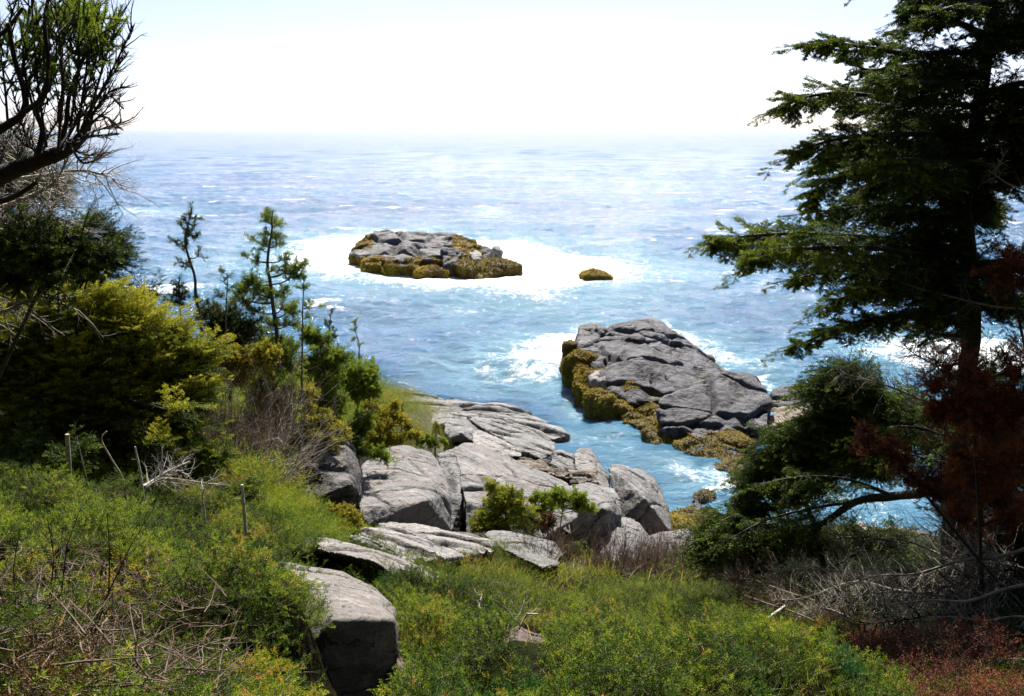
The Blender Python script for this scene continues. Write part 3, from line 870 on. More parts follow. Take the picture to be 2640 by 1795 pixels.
rock('granite_slab', 'broad rough grey hump behind the long pale slab', 'rock slab',
     [(1205,1080,30.5),(1230,1073,32.4),(1300,1087,33.6),(1395,1115,32.6),(1428,1138,31.3),(1430,1168,29.2),(1400,1188,27.9),(1350,1170,27.4),(1290,1135,28.4)], 1.8, 'granite', cracks=7, cdepth=0.07, cwidth=0.06, step=0.07, seed=125, rough=0.1, aniso=(0.6, 1.2, 1.4))
rock('granite_boulder', 'small squarish boulder over the crevice at the right of the rough hump', 'boulder',
     [(1425,1167,28.6),(1450,1160,30.2),(1481,1170,30.2),(1483,1205,28.2),(1438,1220,26.6),(1418,1192,27.2)], 1.4, 'granite', cracks=5, cdepth=0.06, cwidth=0.05, step=0.05, seed=136)
rock('granite_slab', 'curved slab dropping to the channel left of the tall wedge boulder', 'rock slab',
     [(1479,1171,30.2),(1494,1157,32.3),(1521,1158,32.3),(1547,1197,30.7),(1569,1231,28.4),(1573,1262,26.9),(1547,1252,26.4),(1535,1216,27.7),(1483,1208,28.3)], 1.4, 'granite', cracks=4, cdepth=0.06, cwidth=0.05, seed=147)
rock('granite_slab', 'cracked brownish ledge just above the blocky boulder', 'rock slab',
     [(1460,1218,27.2),(1532,1212,27.8),(1549,1250,25.4),(1475,1252,25)], 1.3, 'tan_rock', cracks=8, cdepth=0.08, cwidth=0.06, step=0.08, aniso=(0.6, 1, 2), seed=158)
rock('granite_slab', 'broken brown stained ledge inside the dark crevice', 'rock slab',
     [(1325,1180,27.4),(1420,1190,27.6),(1482,1205,27.8),(1472,1238,25.2),(1390,1218,24.9),(1326,1198,25.6)], 1.2, 'tan_rock', cracks=14, cdepth=0.14, cwidth=0.08, step=0.12, aniso=(0.7, 1, 2), seed=169)
rock('granite_ledge', 'long low layered ledge running along the edge of the sea', 'rock ledge',
     [(940,1000,45),(973,1004,44.4),(1050,1017,43.4),(1147,1030,42),(1222,1034,41.2),(1309,1051,39.4),(1378,1075,37.8),(1431,1102,35.8),(1452,1117,34.7),(1465,1132,33.6),(1430,1140,32.6),(1378,1112,33),(1309,1098,33.6),(1222,1080,34.4),(1158,1072,35.6),(1102,1068,35.8),(1061,1053,37.6),(992,1034,40.5)], 1.6, 'granite', cracks=22, cdepth=0.11, cwidth=0.07, step=0.12, aniso=(0.4, 1.3, 1.5), seed=170, rough=0.1, strata=0.10, scale=2.2, vox_px=2.0, smooth_it=3)
rock('granite_slab', 'pale square slab behind the yellow conifers at the landward end of the layered ledge', 'rock slab',
     [(1100,1070,33.4),(1147,1064,34.5),(1171,1071,34),(1175,1088,31.6),(1149,1096,30.2),(1122,1098,30.2),(1104,1088,31.3)], 1.3, 'granite', cracks=3, cdepth=0.05, cwidth=0.05, seed=181)
NG = 'flat slabs on the near slope'
rock('granite_slab', 'pale smooth slab in front of the rounded dome, brightest of the flat slabs', 'rock slab',
     SLABP['pale'], 1.0, 'granite_pale', group=NG, cracks=2, cdepth=0.02, cwidth=0.02, seed=191, rough=0.03)
rock('granite_slab', 'thin layered slab with mossy cracks below the pale smooth slab', 'rock slab',
     SLABP['layered'], 0.9, 'granite_pale', group=NG, cracks=8, cdepth=0.06, cwidth=0.03, step=0.05, aniso=(0.4, 1.4, 1.5), strata=0.05, scale=1.2, seed=202, rough=0.05)
rock('granite_slab', 'rounded slab below the bright green bush, ending in a blunt right nose', 'rock slab',
     SLABP['nose'], 1.0, 'granite', group=NG, cracks=3, cdepth=0.03, cwidth=0.025, seed=213, rough=0.04)
rock('granite_slab', 'long flat brownish slab lowest on the slope among the green ground cover', 'rock slab',
     SLABP['brown'], 0.8, 'granite_near', group=NG, cracks=6, cdepth=0.03, cwidth=0.02, step=0.02, seed=224, rough=0.04, aniso=(0.6, 1.2, 1.4))
rock('foreground_boulder', 'nearest boulder with a smooth pale top and a black shaded front', 'boulder',
     [(705,1452,6.3),(793,1466,6.3),(881,1481,6.3),(958,1521,6.1),(1015,1572,5.7),(1024,1623,5.35),(1028,1795,5.1),(1015,1900,5.0),(690,1900,4.8),(715,1795,4.9),(770,1700,4.95),(862,1600,5.0),(803,1525,5.35),(740,1480,5.8),(1010,1602,5.15)], 0.9, 'granite_near', group='boulders in the foreground', vox_px=2.2, cracks=3, cdepth=0.015, cwidth=0.012, seed=235, rough=0.02, fine=0.008, smooth_it=5, shrink=0.95)
rock('foreground_boulder', 'small brown stone tucked under the right foot of the nearest boulder', 'boulder',
     [(1022,1690,5.15),(1060,1715,5.15),(1110,1755,5.05),(1135,1810,4.8),(1020,1820,4.7),(1040,1760,4.75)], 0.5, 'stone_red', group='boulders in the foreground', cracks=2, cdepth=0.01, cwidth=0.01, seed=246, rough=0.015)
rock('foreground_boulder', 'reddish brown stone half buried between ground cover and grass', 'boulder',
     [(1305,1628,6.2),(1340,1618,6.4),(1400,1645,6.4),(1432,1690,6.0),(1425,1760,5.3),(1350,1795,5.0),(1290,1720,5.4),(1350,1690,5.5)], 0.7, 'stone_red', group='boulders in the foreground', cracks=4, cdepth=0.02, cwidth=0.015, seed=257, rough=0.03)
rock('pale_stone', 'small pale stone lying in the red heath at the lower right', 'stone',
     [(2205,1702,5.7),(2225,1697,5.8),(2250,1715,5.7),(2262,1738,5.4),(2240,1740,5.35),(2210,1718,5.4)], 0.1, 'granite_pale', group='boulders in the foreground', cracks=0, seed=268, rough=0.01)

# ------------------------------------------------------------------ rockweed
def weed_on(name, V, F, zmax, dens, parent, mat, ln=0.3, wd=0.05, umask=None, seed=0):
    dens *= 6; ln *= 0.36; wd *= 0.42
    tri = np.concatenate([F[:, [0, 1, 2]], F[:, [0, 2, 3]]])
    a, b, c = V[tri[:, 0]], V[tri[:, 1]], V[tri[:, 2]]
    n = np.cross(b - a, c - a); ar = np.linalg.norm(n, axis=1) / 2; n = norm(n)
    cen = (a + b + c) / 3
    zz = cen[:, 2] + 0.5 * fbm(cen * 0.9, 3, 300 + seed)
    ok = (zz < zmax) & (cen[:, 2] > -0.15)
    if umask is not None:
        u, v, d = proj(cen); ok &= umask(u, v, cen)
    ro = [c_ for c_ in parent.children if c_.name.split('.')[0] in ('rock', 'ledge') and len(c_.data.vertices) == len(V)][0]
    wa = np.zeros(len(V)); wa[np.unique(tri[ok])] = 1
    at = ro.data.attributes.get('weed') or ro.data.attributes.new('weed', 'FLOAT', 'POINT')
    old = np.zeros(len(V), np.float32); at.data.foreach_get('value', old)
    at.data.foreach_set('value', np.maximum(old, wa).astype(np.float32))
    k = np.nonzero(ok & (n @ np.array([0.0, -0.6, 0.75]) > -0.5))[0]
    if len(k) == 0: return None
    m = int(dens * ar[k].sum())
    pick = R.choice(k, m, p=ar[k] / ar[k].sum())
    r1, r2 = R.random((m, 1)), R.random((m, 1)); s = np.sqrt(r1)
    p = a[pick] * (1 - s) + b[pick] * s * (1 - r2) + c[pick] * s * r2
    nn = n[pick]
    down = norm(np.array([0, 0, -1.0]) - nn * (-nn[:, 2:3]) + R.normal(size=(m, 3)) * 0.5)
    L = ln * R.uniform(0.5, 1.2, m)[:, None]; W = wd * R.uniform(0.6, 1.3, m)[:, None]
    side = norm(np.cross(down, nn))
    h = 0.05 * ln + 0.12 * ln * R.random((m, 1))
    q0 = p + nn * 0.01; q1 = p + down * L * 0.5 + nn * h; q2 = p + down * L + nn * h * 0.2
    Vv = np.stack([q0 - side * W, q0 + side * W, q1 + side * W, q1 - side * W, q2], 1).reshape(-1, 3)
    b0 = np.arange(m)[:, None] * 5
    bag = Bag()
    rn = np.repeat(np.clip(0.5 + 0.8 * fbm(p * 0.8, 3, 310 + seed) + R.normal(size=m) * 0.16, 0, 1), 5)
    bag.add(Vv, b0 + np.array([[0, 1, 2, 3]]), rn)
    bag.T.append(b0 + np.array([[3, 2, 4]]))
    return bag.emit(name, M[mat], parent)

def hullpts(pts, thick=1.5, shrink=0.92, sea=None):
    g = front_pts(pts, thick, shrink)
    if sea is not None:
        s = np.array(sea, float); g = np.vstack([g, seapt(s[:, 0], s[:, 1], -0.25)])
    g2 = g.copy(); g2[:, 2] = -0.6
    return np.vstack([g, g2])

# far island
isl = thing('rock_island', 'low rocky islet ringed by white surf with yellow weed along its edges', 'islet', seapt(1100, 690, -0.3), 'rocks standing in the sea')
gA = hullpts([(905,655,88),(923,627,91.5),(994,606,94),(1039,601,95),(1151,609,95),(1229,626,93),(1245,655,88),(1146,668,85),(1080,664,85.4),(985,668,85)], 3, 0.95, [(895,672),(940,683),(1190,690)])
gB = hullpts([(984,672,84.5),(1040,662,85.3),(1085,668,84.6),(1080,690,83.4),(1000,684,83.3)], 2.5, 0.95, [(974,716),(1072,713)])
o, V, F = rock_part('rock', [gA, gB], M['isle_granite'], 0.10, isl, smooth_it=3, scale=4.0, cracks=46, cdepth=0.42, cwidth=0.2, step=0.34, aniso=(0.7, 0.9, 1.5), rough=0.4, fine=0.08, seed=400, strata=0.3)
weed_on('rockweed', V, F, 0.8, 26, isl, 'weed', 0.55, 0.09, seed=1)
weed_on('rockweed', V, F, 2.2, 20, isl, 'weed_gold', 0.5, 0.09, lambda u, v, c: ((u > 1165) & (v < 655)) | ((u < 960) & (v < 640)) | ((v > 664) & (np.sin(u * 0.09) > -0.3)), seed=2)
gC = hullpts([(1150,672,84.5),(1250,663,86),(1320,668,85.5),(1345,684,83.5),(1250,690,83.2),(1190,690,83)], 1.5, 0.95, [(1165,712),(1228,721),(1262,705),(1345,688)])
o, V, F = rock_part('ledge', [gC], M['isle_granite'], 0.11, isl, smooth_it=2, scale=3.0, cracks=14, cdepth=0.25, cwidth=0.2, step=0.2, rough=0.3, fine=0.08, seed=410)
weed_on('rockweed', V, F, 3, 30, isl, 'weed', 0.55, 0.09, seed=3)
def isle_rock(pts, sea, label, mat='isle_granite', weed=None, seed=0, wz=9):
    g = hullpts(pts, 1.2, 0.9, sea)
    t = thing('sea_boulder', label, 'boulder', seapt(*np.mean(np.array([p[:2] for p in pts]), 0), -0.3), 'rocks standing in the sea')
    o, V, F = rock_part('rock', [g], M[mat], max(0.06, pts[0][2] / 995 * 1.3), t, smooth_it=4, scale=1.5, cracks=5, cdepth=0.14, cwidth=0.1, step=0.1, rough=0.3, fine=0.06, seed=seed)
    if weed:
        weed_on('rockweed', V, F, wz, 34 if pts[0][2] > 60 else 90, t, weed, 0.5 if pts[0][2] > 60 else 0.28, 0.085 if pts[0][2] > 60 else 0.045, seed=seed)
    return t
isle_rock([(1075,704,82.6),(1095,690,83.4),(1125,688,83.4),(1158,698,82.8)], [(1070,713),(1160,712)], 'rounded boulder under golden weed at the front of the islet', weed='weed_gold', seed=420)
isle_rock([(1140,645,86.3),(1180,640,86.6),(1190,655,85.6),(1170,680,84),(1145,684,83.8)], None, 'dark wet bluish boulder standing on the islet', mat='sea_granite', seed=424)
isle_rock([(1212,655,86),(1228,648,86.8),(1241,660,85.6),(1236,672,84.6),(1218,668,84.8)], None, 'pale angular boulder on the right shoulder of the islet', mat='granite_pale', seed=428)
isle_rock([(1232,643,90),(1255,641,90.5),(1268,652,89.5),(1255,660,88),(1236,658,88)], None, 'bluish block in the surf at the right end of the islet', mat='sea_granite', seed=431)
isle_rock([(1272,640,92),(1283,634,92.5),(1294,650,91)], [(1268,657),(1296,657)], 'small pointed rock in the surf, farthest right of the islet', mat='granite', seed=434)
isle_rock([(935,668,84.6),(985,662,85.2),(985,682,83.6),(940,682,83.6)], [(930,685),(986,684)], 'squat brown rock under weed at the left foot of the islet', weed='weed_gold', seed=437)
isle_rock([(1502,708,80.4),(1525,698,81),(1555,700,81),(1580,716,80),(1540,708,80.6)], [(1497,709),(1583,723)], 'small lone rock capped with golden weed in the surf right of the islet', weed='weed_gold', seed=440)
isle_rock([(2395,902,53.2),(2420,888,53.6),(2445,892,53.4),(2450,912,52.6)], [(2392,914),(2452,916)], 'small dark rock in the white surf behind the right spruce trunk', mat='sea_granite', seed=441)

# middle rock
mid = thing('sea_rock', 'large bluish grey sea rock sloping down to a skirt of brown and golden weed', 'sea rock', seapt(1650, 1000, -0.3), 'rocks standing in the sea')
g1 = hullpts([(1488,890,47),(1500,870,48),(1600,858,49.3),(1640,836,50.6),(1665,831,51),(1700,844,51),(1745,870,50.2),(1778,893,49),(1830,925,48),(1893,963,46.5),(1850,985,44.4),(1760,1010,42.6),(1697,1034,41.2),(1640,1040,40.8),(1580,1014,41.8),(1552,985,42.8),(1545,940,44.2),(1487,905,46),(1650,930,44.7),(1700,890,47.2)], 2.5, 0.95)
V1 = [g1]
o, V, F = rock_part('rock', V1, M['sea_granite'], 0.055, mid, smooth_it=4, scale=2.6, cracks=34, cdepth=0.26, cwidth=0.085, step=0.24, aniso=(0.7, 1.0, 1.3), rough=0.3, fine=0.045, seed=500, strata=0.2, stdir=(0.35, -0.1, 0.9))
weed_on('rockweed', V, F, 0.5, 60, mid, 'weed', 0.28, 0.045, seed=11)
g2 = hullpts([(1470,935,45),(1490,915,45.6),(1560,945,44.2),(1565,1000,42.4),(1690,1038,40.8),(1690,1050,40.2),(1600,1055,40.5),(1530,1030,41.4),(1480,985,43)], 1.5, 0.95, [(1459,994),(1480,1020),(1510,1048),(1550,1070),(1610,1074),(1690,1062)])
o, V, F = rock_part('ledge', [g2], M['sea_granite'], 0.07, mid, smooth_it=4, scale=1.2, cracks=16, cdepth=0.2, cwidth=0.1, step=0.2, rough=0.32, fine=0.07, seed=510)
weed_on('rockweed', V, F, 5, 100, mid, 'weed', 0.3, 0.045, lambda u, v, c: ~((u > 1515) & (u < 1560) & (v > 955) & (v < 990)), seed=12)
weed_on('rockweed', V, F, 5, 90, mid, 'weed_gold', 0.3, 0.045, lambda u, v, c: (u < 1570 + (v - 950) * 0.1) & (v < 1000 + 20 * np.sin(u * .1)), seed=13)
isle_rock([(1487,880,48),(1493,848,49.6),(1530,838,50.2),(1560,852,49.8),(1535,880,47.8),(1500,895,46.8)], None, 'dark weedy knob at the left head of the large sea rock', weed='weed', seed=520, wz=0.9)
isle_rock([(1458,888,47.3),(1470,880,47.8),(1488,886,47.4)], [(1456,900),(1490,902)], 'tiny weed covered rock in the white surf left of the large sea rock', weed='weed', seed=523)
isle_rock([(1523,975,42.8),(1535,960,43.4),(1557,965,43),(1560,985,42.4),(1530,988,42.3)], None, 'pale smooth cobble set in golden weed on the large sea rock', mat='granite_pale', seed=526)
big = thing('sea_boulder', 'massive dark cracked boulder at the right end of the large sea rock', 'boulder', seapt(1840, 1100, -0.3), 'rocks standing in the sea')
g3 = hullpts([(1693,1060,38.6),(1697,1028,39.3),(1773,998,40.2),(1837,978,41),(1867,967,41.6),(1915,964,42),(1949,978,42),(1976,1017,40.8),(1985,1055,39.3),(1985,1103,38),(1942,1108,37.9),(1893,1108,37.8),(1827,1086,38),(1733,1100,37.9),(1699,1090,38.2)], 2.0, 0.9)
o, V, F = rock_part('rock', [g3], M['sea_granite'], 0.05, big, smooth_it=4, scale=1.8, cracks=16, cdepth=0.28, cwidth=0.075, step=0.16, aniso=(0.8, 1, 1.2), rough=0.2, fine=0.025, seed=530)
blk = thing('sea_boulder', 'jumble of low angular dark blocks below the massive cracked boulder', 'rock', seapt(1850, 1130, -0.3), 'rocks standing in the sea')
g4 = hullpts([(1745,1095,38.4),(1790,1084,38.6),(1850,1082,38.5),(1900,1112,37.8),(1950,1140,37),(1935,1165,36.6),(1850,1160,36.6),(1780,1122,37.2)], 1.5, 0.95)
o, V, F = rock_part('rock', [g4], M['sea_granite'], 0.05, blk, smooth_it=2, scale=1.2, cracks=14, cdepth=0.15, cwidth=0.06, step=0.14, rough=0.1, fine=0.03, seed=540)
weed_on('rockweed', V, F, 0.32, 90, blk, 'weed', 0.28, 0.045, seed=14)
isle_rock([(1605,1085,39.9),(1640,1064,40.6),(1690,1052,40.6),(1697,1090,39),(1660,1098,39)], [(1602,1092),(1690,1104)], 'weed draped hump at the water between sea rock and cracked boulder', weed='weed', seed=550)
isle_rock([(1664,1118,38.4),(1700,1104,38.8),(1760,1108,38.4),(1800,1130,37.4),(1860,1160,36.4),(1900,1180,35.6),(1890,1195,35.2),(1780,1150,36.8)], [(1662,1142),(1740,1152),(1830,1190),(1900,1210)], 'long low band of brown weed along the channel', weed='weed', seed=556)
isle_rock([(1840,1180,35.8),(1880,1165,36.2),(1940,1175,36),(1950,1205,34.8),(1890,1215,34.6)], [(1825,1205),(1900,1222),(1960,1215)], 'brown weed mound at the right end of the channel', weed='weed', seed=560)
isle_rock([(1988,1047,42),(1990,1012,43),(2014,1000,44),(2080,988,44.5),(2130,1010,43.6),(2110,1055,41.6)], [(1985,1060),(2110,1060)], 'blackish rock behind the massive boulder at the spruce edge', mat='sea_granite', seed=566)
isle_rock([(1980,1068,40.2),(2040,1053,40.8),(2090,1058,40.8),(2085,1118,37.9),(1985,1114,38)], None, 'square tan rock between the cracked boulder and the spruce', mat='tan_rock', seed=570)
isle_rock([(1785,1298,31.4),(1800,1285,32),(1835,1283,32),(1862,1298,31.5)], [(1780,1305),(1865,1308)], 'low dark weedy rock awash left of the spruce boughs', weed='weed', seed=576)
isle_rock([(1715,1335,28.9),(1745,1322,29.6),(1810,1315,29.9),(1860,1325,29.4),(1860,1375,27.2),(1740,1378,27.2)], None, 'brown weedy ledge at the waterline right of the wedge boulder', weed='weed', seed=580, wz=1.0)
rock('granite_ledge', 'sunlit tan ledge glimpsed through the gap under the spruce limb', 'rock ledge',
     [(2140,1385,26.5),(2220,1355,28),(2300,1360,28),(2420,1385,26.6),(2440,1440,23.6),(2150,1430,23.8)], 1.2, 'tan_rock', cracks=8, cdepth=0.08, cwidth=0.06, step=0.08, seed=590)
# ------------------------------------------------------------------ conifers
def limb_boughs(pts, nb, Lmax, t0=0.15, sp=1.0, droop=0.25, taper=0.7, jit=0.2, tipL=0.35, both=True):
    """side boughs along a limb"""
    c = catmull(pts, 60)
    tan = norm(np.gradient(c, axis=0))
    t = t0 + (1 - t0) * (np.arange(nb) + R.random(nb)) / nb
    k = np.minimum((t * 59).astype(int), 59)
    pp, dd = c[k], tan[k]
    S = norm(np.cross(dd, UP + 0.2 * R.normal(size=(nb, 3))))
    sg = np.where(np.arange(nb) % 2, 1.0, -1.0)[:, None]
    el = R.normal(size=(nb, 1)) * 0.55 - 0.15
    Wv = np.cross(S, dd)
    d = dd * math.cos(sp) + (S * sg * np.cos(el) + Wv * np.sin(el)) * math.sin(sp) + R.normal(size=(nb, 3)) * jit
    d[:, 2] -= droop * R.uniform(0.3, 1.3, nb)
    L = Lmax * (1 - taper * t ** 1.5) * R.uniform(0.6, 1.15, nb)
    # leader
    pp = np.vstack([pp, c[-6:-5]]); d = np.vstack([d, tan[-6:-5]]); L = np.append(L, tipL)
    return pp, norm(d), L

def needle_sprays(bn, bw, Pb, Db, Lb, K=10, lf=0.42, K2=3, lf2=0.5, n=12, nl=0.016, nw=0.004, droop=0.1, lift=0.03,
                  tint=0.45, tv=0.18, sr=0.003, sp=0.8, flat=True, tip=0.25, jit=0.18):
    N = len(Pb)
    bt = np.broadcast_to(tint, (N,)) + R.normal(size=N) * tv * 0.7
    P1, D1, L1, i1 = fork(Pb, Db, Lb, K, lf, sp, lift, droop, jit, 0.6, flat=flat)
    t1 = bt[i1] + R.normal(size=len(P1)) * tv * 0.6 + tip * (np.tile(np.arange(K) / K, N) - 0.5)  # outer shoots lighter: young growth, plus sunlit tips put into the colour
    if bw is not None:
        stems(bw, Pb, Db, Lb, sr * 1.8); stems(bw, P1, D1, L1, sr, ns=3)
    needles(bn, Pb, Db, Lb, int(n * 1.6), nl, nw, np.clip(bt, 0, 1), t0=0.3)
    needles(bn, P1, D1, L1, n, nl, nw, np.clip(t1, 0, 1))
    if K2:
        P2, D2, L2, i2 = fork(P1, D1, L1, K2, lf2, 0.75, lift, droop * 0.6, jit, 0.4, t0=0.25, flat=flat)
        L2 = np.maximum(L2, nl * 1.6)
        needles(bn, P2, D2, L2, max(4, int(n * 0.75)), nl, nw, np.clip(t1[i2] + tip * 0.25 + R.normal(size=len(P2)) * tv * 0.4, 0, 1))

def PP(l):
    a = np.array(l, float); return P(a[:, 0], a[:, 1], a[:, 2])

def with_ground(pts, sink=0.1):
    p = pts[-1].copy()
    p[2] = min(p[2], float(TZ(p[0], p[1])) - sink)
    return np.vstack([pts, p]) if pts[-1][2] - p[2] > 0.05 else pts

# ---- large spruce on the right
def right_spruce():
    tr = PP([(2600,-330,8.1),(2577,-60,8.0),(2555,57,8.0),(2543,142,8.0),(2520,300,8.0),(2503,399,8.0),(2484,513,8.0),(2492,627,8.0),(2503,769,8.0),(2505,866,8.0),(2493,957,8.0),(2480,1070,8.0),(2455,1325,8.0),(2445,1480,8.0)])
    tr = with_ground(tr)
    t = thing('spruce_tree', 'tall dark wind swept spruce filling the right edge, with one sunlit bough reaching left', 'spruce tree', tr[-1])
    bw, bn = Bag(), Bag()
    c = catmull(tr, 90)
    tube(bw, c[::-1], np.interp(np.linspace(0, 1, 90), [0, 0.5, 0.9, 1], [0.082, 0.07, 0.045, 0.02]), 10, 0.5, 0.03)
    bw.emit('trunk', M['bark'], t, smooth=True)
    bw = Bag()
    Ls = [  # limb path, boughs, bough length, droop
     ([(2585,-60,8),(2480,-60,7.8),(2400,-20,7.6),(2322,42,7.5)],26,.42,.35),
     ([(2580,-100,8),(2470,-120,8.3),(2370,-70,8.6),(2340,30,8.6)],26,.45,.35),
     ([(2575,0,8),(2500,10,7.5),(2420,30,7.2),(2360,60,7.1)],22,.32,.4),
     ([(2545,95,8),(2480,62,7.7),(2440,52,7.5),(2380,95,7.3)],8,.18,.6),
     ([(2545,142,8),(2450,135,7.7),(2350,140,7.5),(2250,125,7.4),(2150,112,7.3),(2075,116,7.2)],44,.36,.30),
     ([(2545,190,8),(2450,185,8.3),(2350,170,8.5),(2240,180,8.7),(2170,150,8.8)],30,.38,.35),
     ([(2530,215,8),(2420,215,7.5),(2320,205,7.1),(2260,205,6.9)],26,.32,.4),
     ([(2530,280,8),(2430,262,7.7),(2300,255,7.5),(2180,240,7.4),(2080,250,7.3),(2012,275,7.2)],56,.46,.36),
     ([(2525,300,8),(2400,300,8.4),(2280,280,8.8),(2150,262,9.0)],36,.48,.35),
     ([(2515,350,8),(2400,345,7.6),(2260,350,7.3),(2140,362,7.2),(2040,402,7.1)],52,.46,.42),
     ([(2510,380,8),(2400,400,8.4),(2270,390,8.7),(2170,400,8.8),(2090,440,8.9)],40,.46,.45),
     ([(2508,405,8),(2430,420,7.3),(2340,410,6.9),(2260,420,6.8)],36,.45,.45),
     ([(2463,524,8),(2384,478,7.7),(2315,433,7.5),(2220,430,7.3),(2130,470,7.2),(2090,520,7.2)],50,.44,.62),
     ([(2440,505,8),(2370,475,8.2),(2290,470,8.3),(2210,500,8.3),(2160,560,8.3)],44,.44,.75),
     ([(2500,433,8),(2435,450,7.8),(2372,422,7.6),(2290,440,7.5),(2240,500,7.4)],34,.4,.75),
     ([(2480,520,8),(2420,545,7.6),(2350,540,7.4),(2280,560,7.3)],22,.34,.75),
     ([(2490,640,8),(2380,632,7.8),(2250,612,7.6),(2100,604,7.4),(1990,604,7.3),(1905,612,7.2),(1840,626,7.1)],72,.50,.42),
     ([(2490,650,8),(2380,655,7.6),(2250,640,7.2),(2100,640,6.9),(1990,645,6.8),(1930,680,6.7)],60,.40,.42),
     ([(2495,700,8),(2400,690,8.3),(2250,670,8.6),(2100,650,8.8),(1990,650,8.9)],48,.5,.38),
     ([(2500,760,8),(2400,735,7.8),(2280,700,7.6),(2150,700,7.5),(2040,720,7.4)],50,.40,.40),
     ([(2500,800,8),(2400,770,7.4),(2300,745,7.1),(2200,745,6.9)],36,.36,.4),
     ([(2503,850,8),(2400,812,7.8),(2280,820,7.6),(2160,850,7.5),(2030,900,7.4)],44,.34,.30),
     ([(2503,866,8),(2420,860,8.3),(2320,830,8.5),(2200,835,8.6),(2110,850,8.7)],26,.36,.3),
    ]
    # boughs that come forward, go back and out of frame to the right, keeping the crown deep
    for k in range(50):
        zt = R.uniform(0.03, 0.62); p0 = c[int(zt * 89)]
        a = R.uniform(-1.25, 1.45) if k % 3 else R.uniform(1.7, 4.4)
        ln = R.uniform(0.7, 1.5) * (0.55 + 0.8 * zt)
        dr = np.array([math.cos(a), math.sin(a), 0.0])
        if k % 3: dr[0] = abs(dr[0])
        q = [p0, p0 + dr * ln * 0.5 + UP * 0.10, p0 + dr * ln + UP * R.uniform(-0.25, 0.1)]
        Ls.append((np.array(q), 26, .40, .4))
    for path, nb, L, dr in Ls:
        pts = PP(path) if not isinstance(path, np.ndarray) else path
        cc = catmull(pts, 24)
        tube(bw, cc, np.linspace(0.028, 0.006, 24), 6, 0.5)
        pb, db, lb = limb_boughs(pts, int(nb * 1.9), L * 0.8, 0.06, 0.95, dr * 0.6)
        needle_sprays(bn, bw, pb, db, lb, 9, 0.42, 2, 0.55, 24, 0.0155, 0.0062, droop=0.12, lift=0.04, tint=0.30 + 0.6 * np.clip((np.linalg.norm((pb - c[45])[:, :2], axis=1) - 0.9) / 1.2, 0, 1), tv=0.24, sr=0.002, tip=0.5)  # tint rises away from the trunk: sunlit bough ends put into the colour
    tube(bw, catmull(PP([(2463,524,8),(2384,478,7.7),(2315,433,7.5)]), 14), np.linspace(0.055, 0.03, 14), 7)
    bw.emit('branch_framework', M['bark'], t)
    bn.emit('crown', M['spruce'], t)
right_spruce()

def cone_spruce(name, label, trunk, w, nlimb, d, mat, group=None, bl=0.3, droop=0.3, K=9, K2=3, n=11, nl=0.016, nw=0.004, t0=0.05, side=None, sr=0.0025, tint=0.5, lift=0.12, rad=0.05, wpow=0.8, nb=14):
    tr = with_ground(PP(trunk))
    t = thing(name, label, 'spruce tree', tr[-1], group)
    bw, bn = Bag(), Bag()
    c = catmull(tr, 60)
    tube(bw, c[::-1], np.linspace(rad, rad * 0.15, 60), 8, 0.5, 0.03)
    bw.emit('trunk', M['bark'], t, smooth=True)
    bw = Bag()
    W = w * pxm(d)
    for k in range(nlimb):
        f = t0 + (0.95 - t0) * (k + R.random()) / nlimb
        p0 = c[int(f * 59)]
        a = k * 2.39996 + R.random()
        ln = W * (0.12 + 0.88 * f ** wpow) * R.uniform(0.7, 1.15)
        dr = np.array([math.cos(a), math.sin(a), 0])
        if side is not None:
            ln *= 1 + side * -dr[0]
        q = np.array([p0, p0 + dr * ln * 0.5 + UP * ln * lift, p0 + dr * ln + UP * ln * (lift - droop)])
        tube(bw, catmull(q, 8), np.linspace(max(0.006, rad * 0.25), 0.003, 8), 4)
        pb, db, lb = limb_boughs(q, nb, bl, 0.12, 0.9, droop * 0.7, tipL=bl * 0.6)
        needle_sprays(bn, bw, pb, db, lb, K, 0.42, K2, 0.5, n, nl, nw, droop=0.15, tint=tint, tv=0.2, sr=sr)
    needle_sprays(bn, bw, c[:6:2], np.repeat(norm(c[:1] - c[8:9]), 3, 0) + 0.3 * R.normal(size=(3, 3)), np.full(3, bl * 0.6), K, 0.4, 0, 0.5, n, nl, nw, tint=tint)
    bw.emit('branch_framework', M['bark'], t)
    bn.emit('crown', M[mat], t)
    return t

def young_spruce():
    mass('spruce_tree', 'young spruce in front of the channel, sweeping boughs green at left, nearly black inside', 'spruce tree',
     [(2170,955,70,45),(2130,1005,75,40),(2230,1010,80,60),(2200,1070,100,55),(2110,1080,80,36),(2040,1125,110,34),(2150,1150,140,50),(1985,1165,70,26),(2060,1195,130,36),(1975,1225,80,28),(1940,1265,70,26),(2060,1255,120,40),(1930,1310,70,34),(1880,1345,70,36),(1840,1385,70,40),(1810,1425,50,36),(1930,1385,110,46),(2040,1380,110,44),(1900,1440,100,40),(2280,1130,110,70),(2330,1060,100,70),(2230,1200,110,40),(2180,1375,90,36),(2290,1390,80,34)],
     9.8, 'spruce', (2140, 1450), 1300, 0.30, K=9, K2=3, n=11, nl=0.017, nw=0.0056, tint=0.46, tv=0.22, rad=0.07, split=False, up=0.12, bias=(-0.55, -0.1, 0), droop=0.25, tip=0.45, shell=0.25)
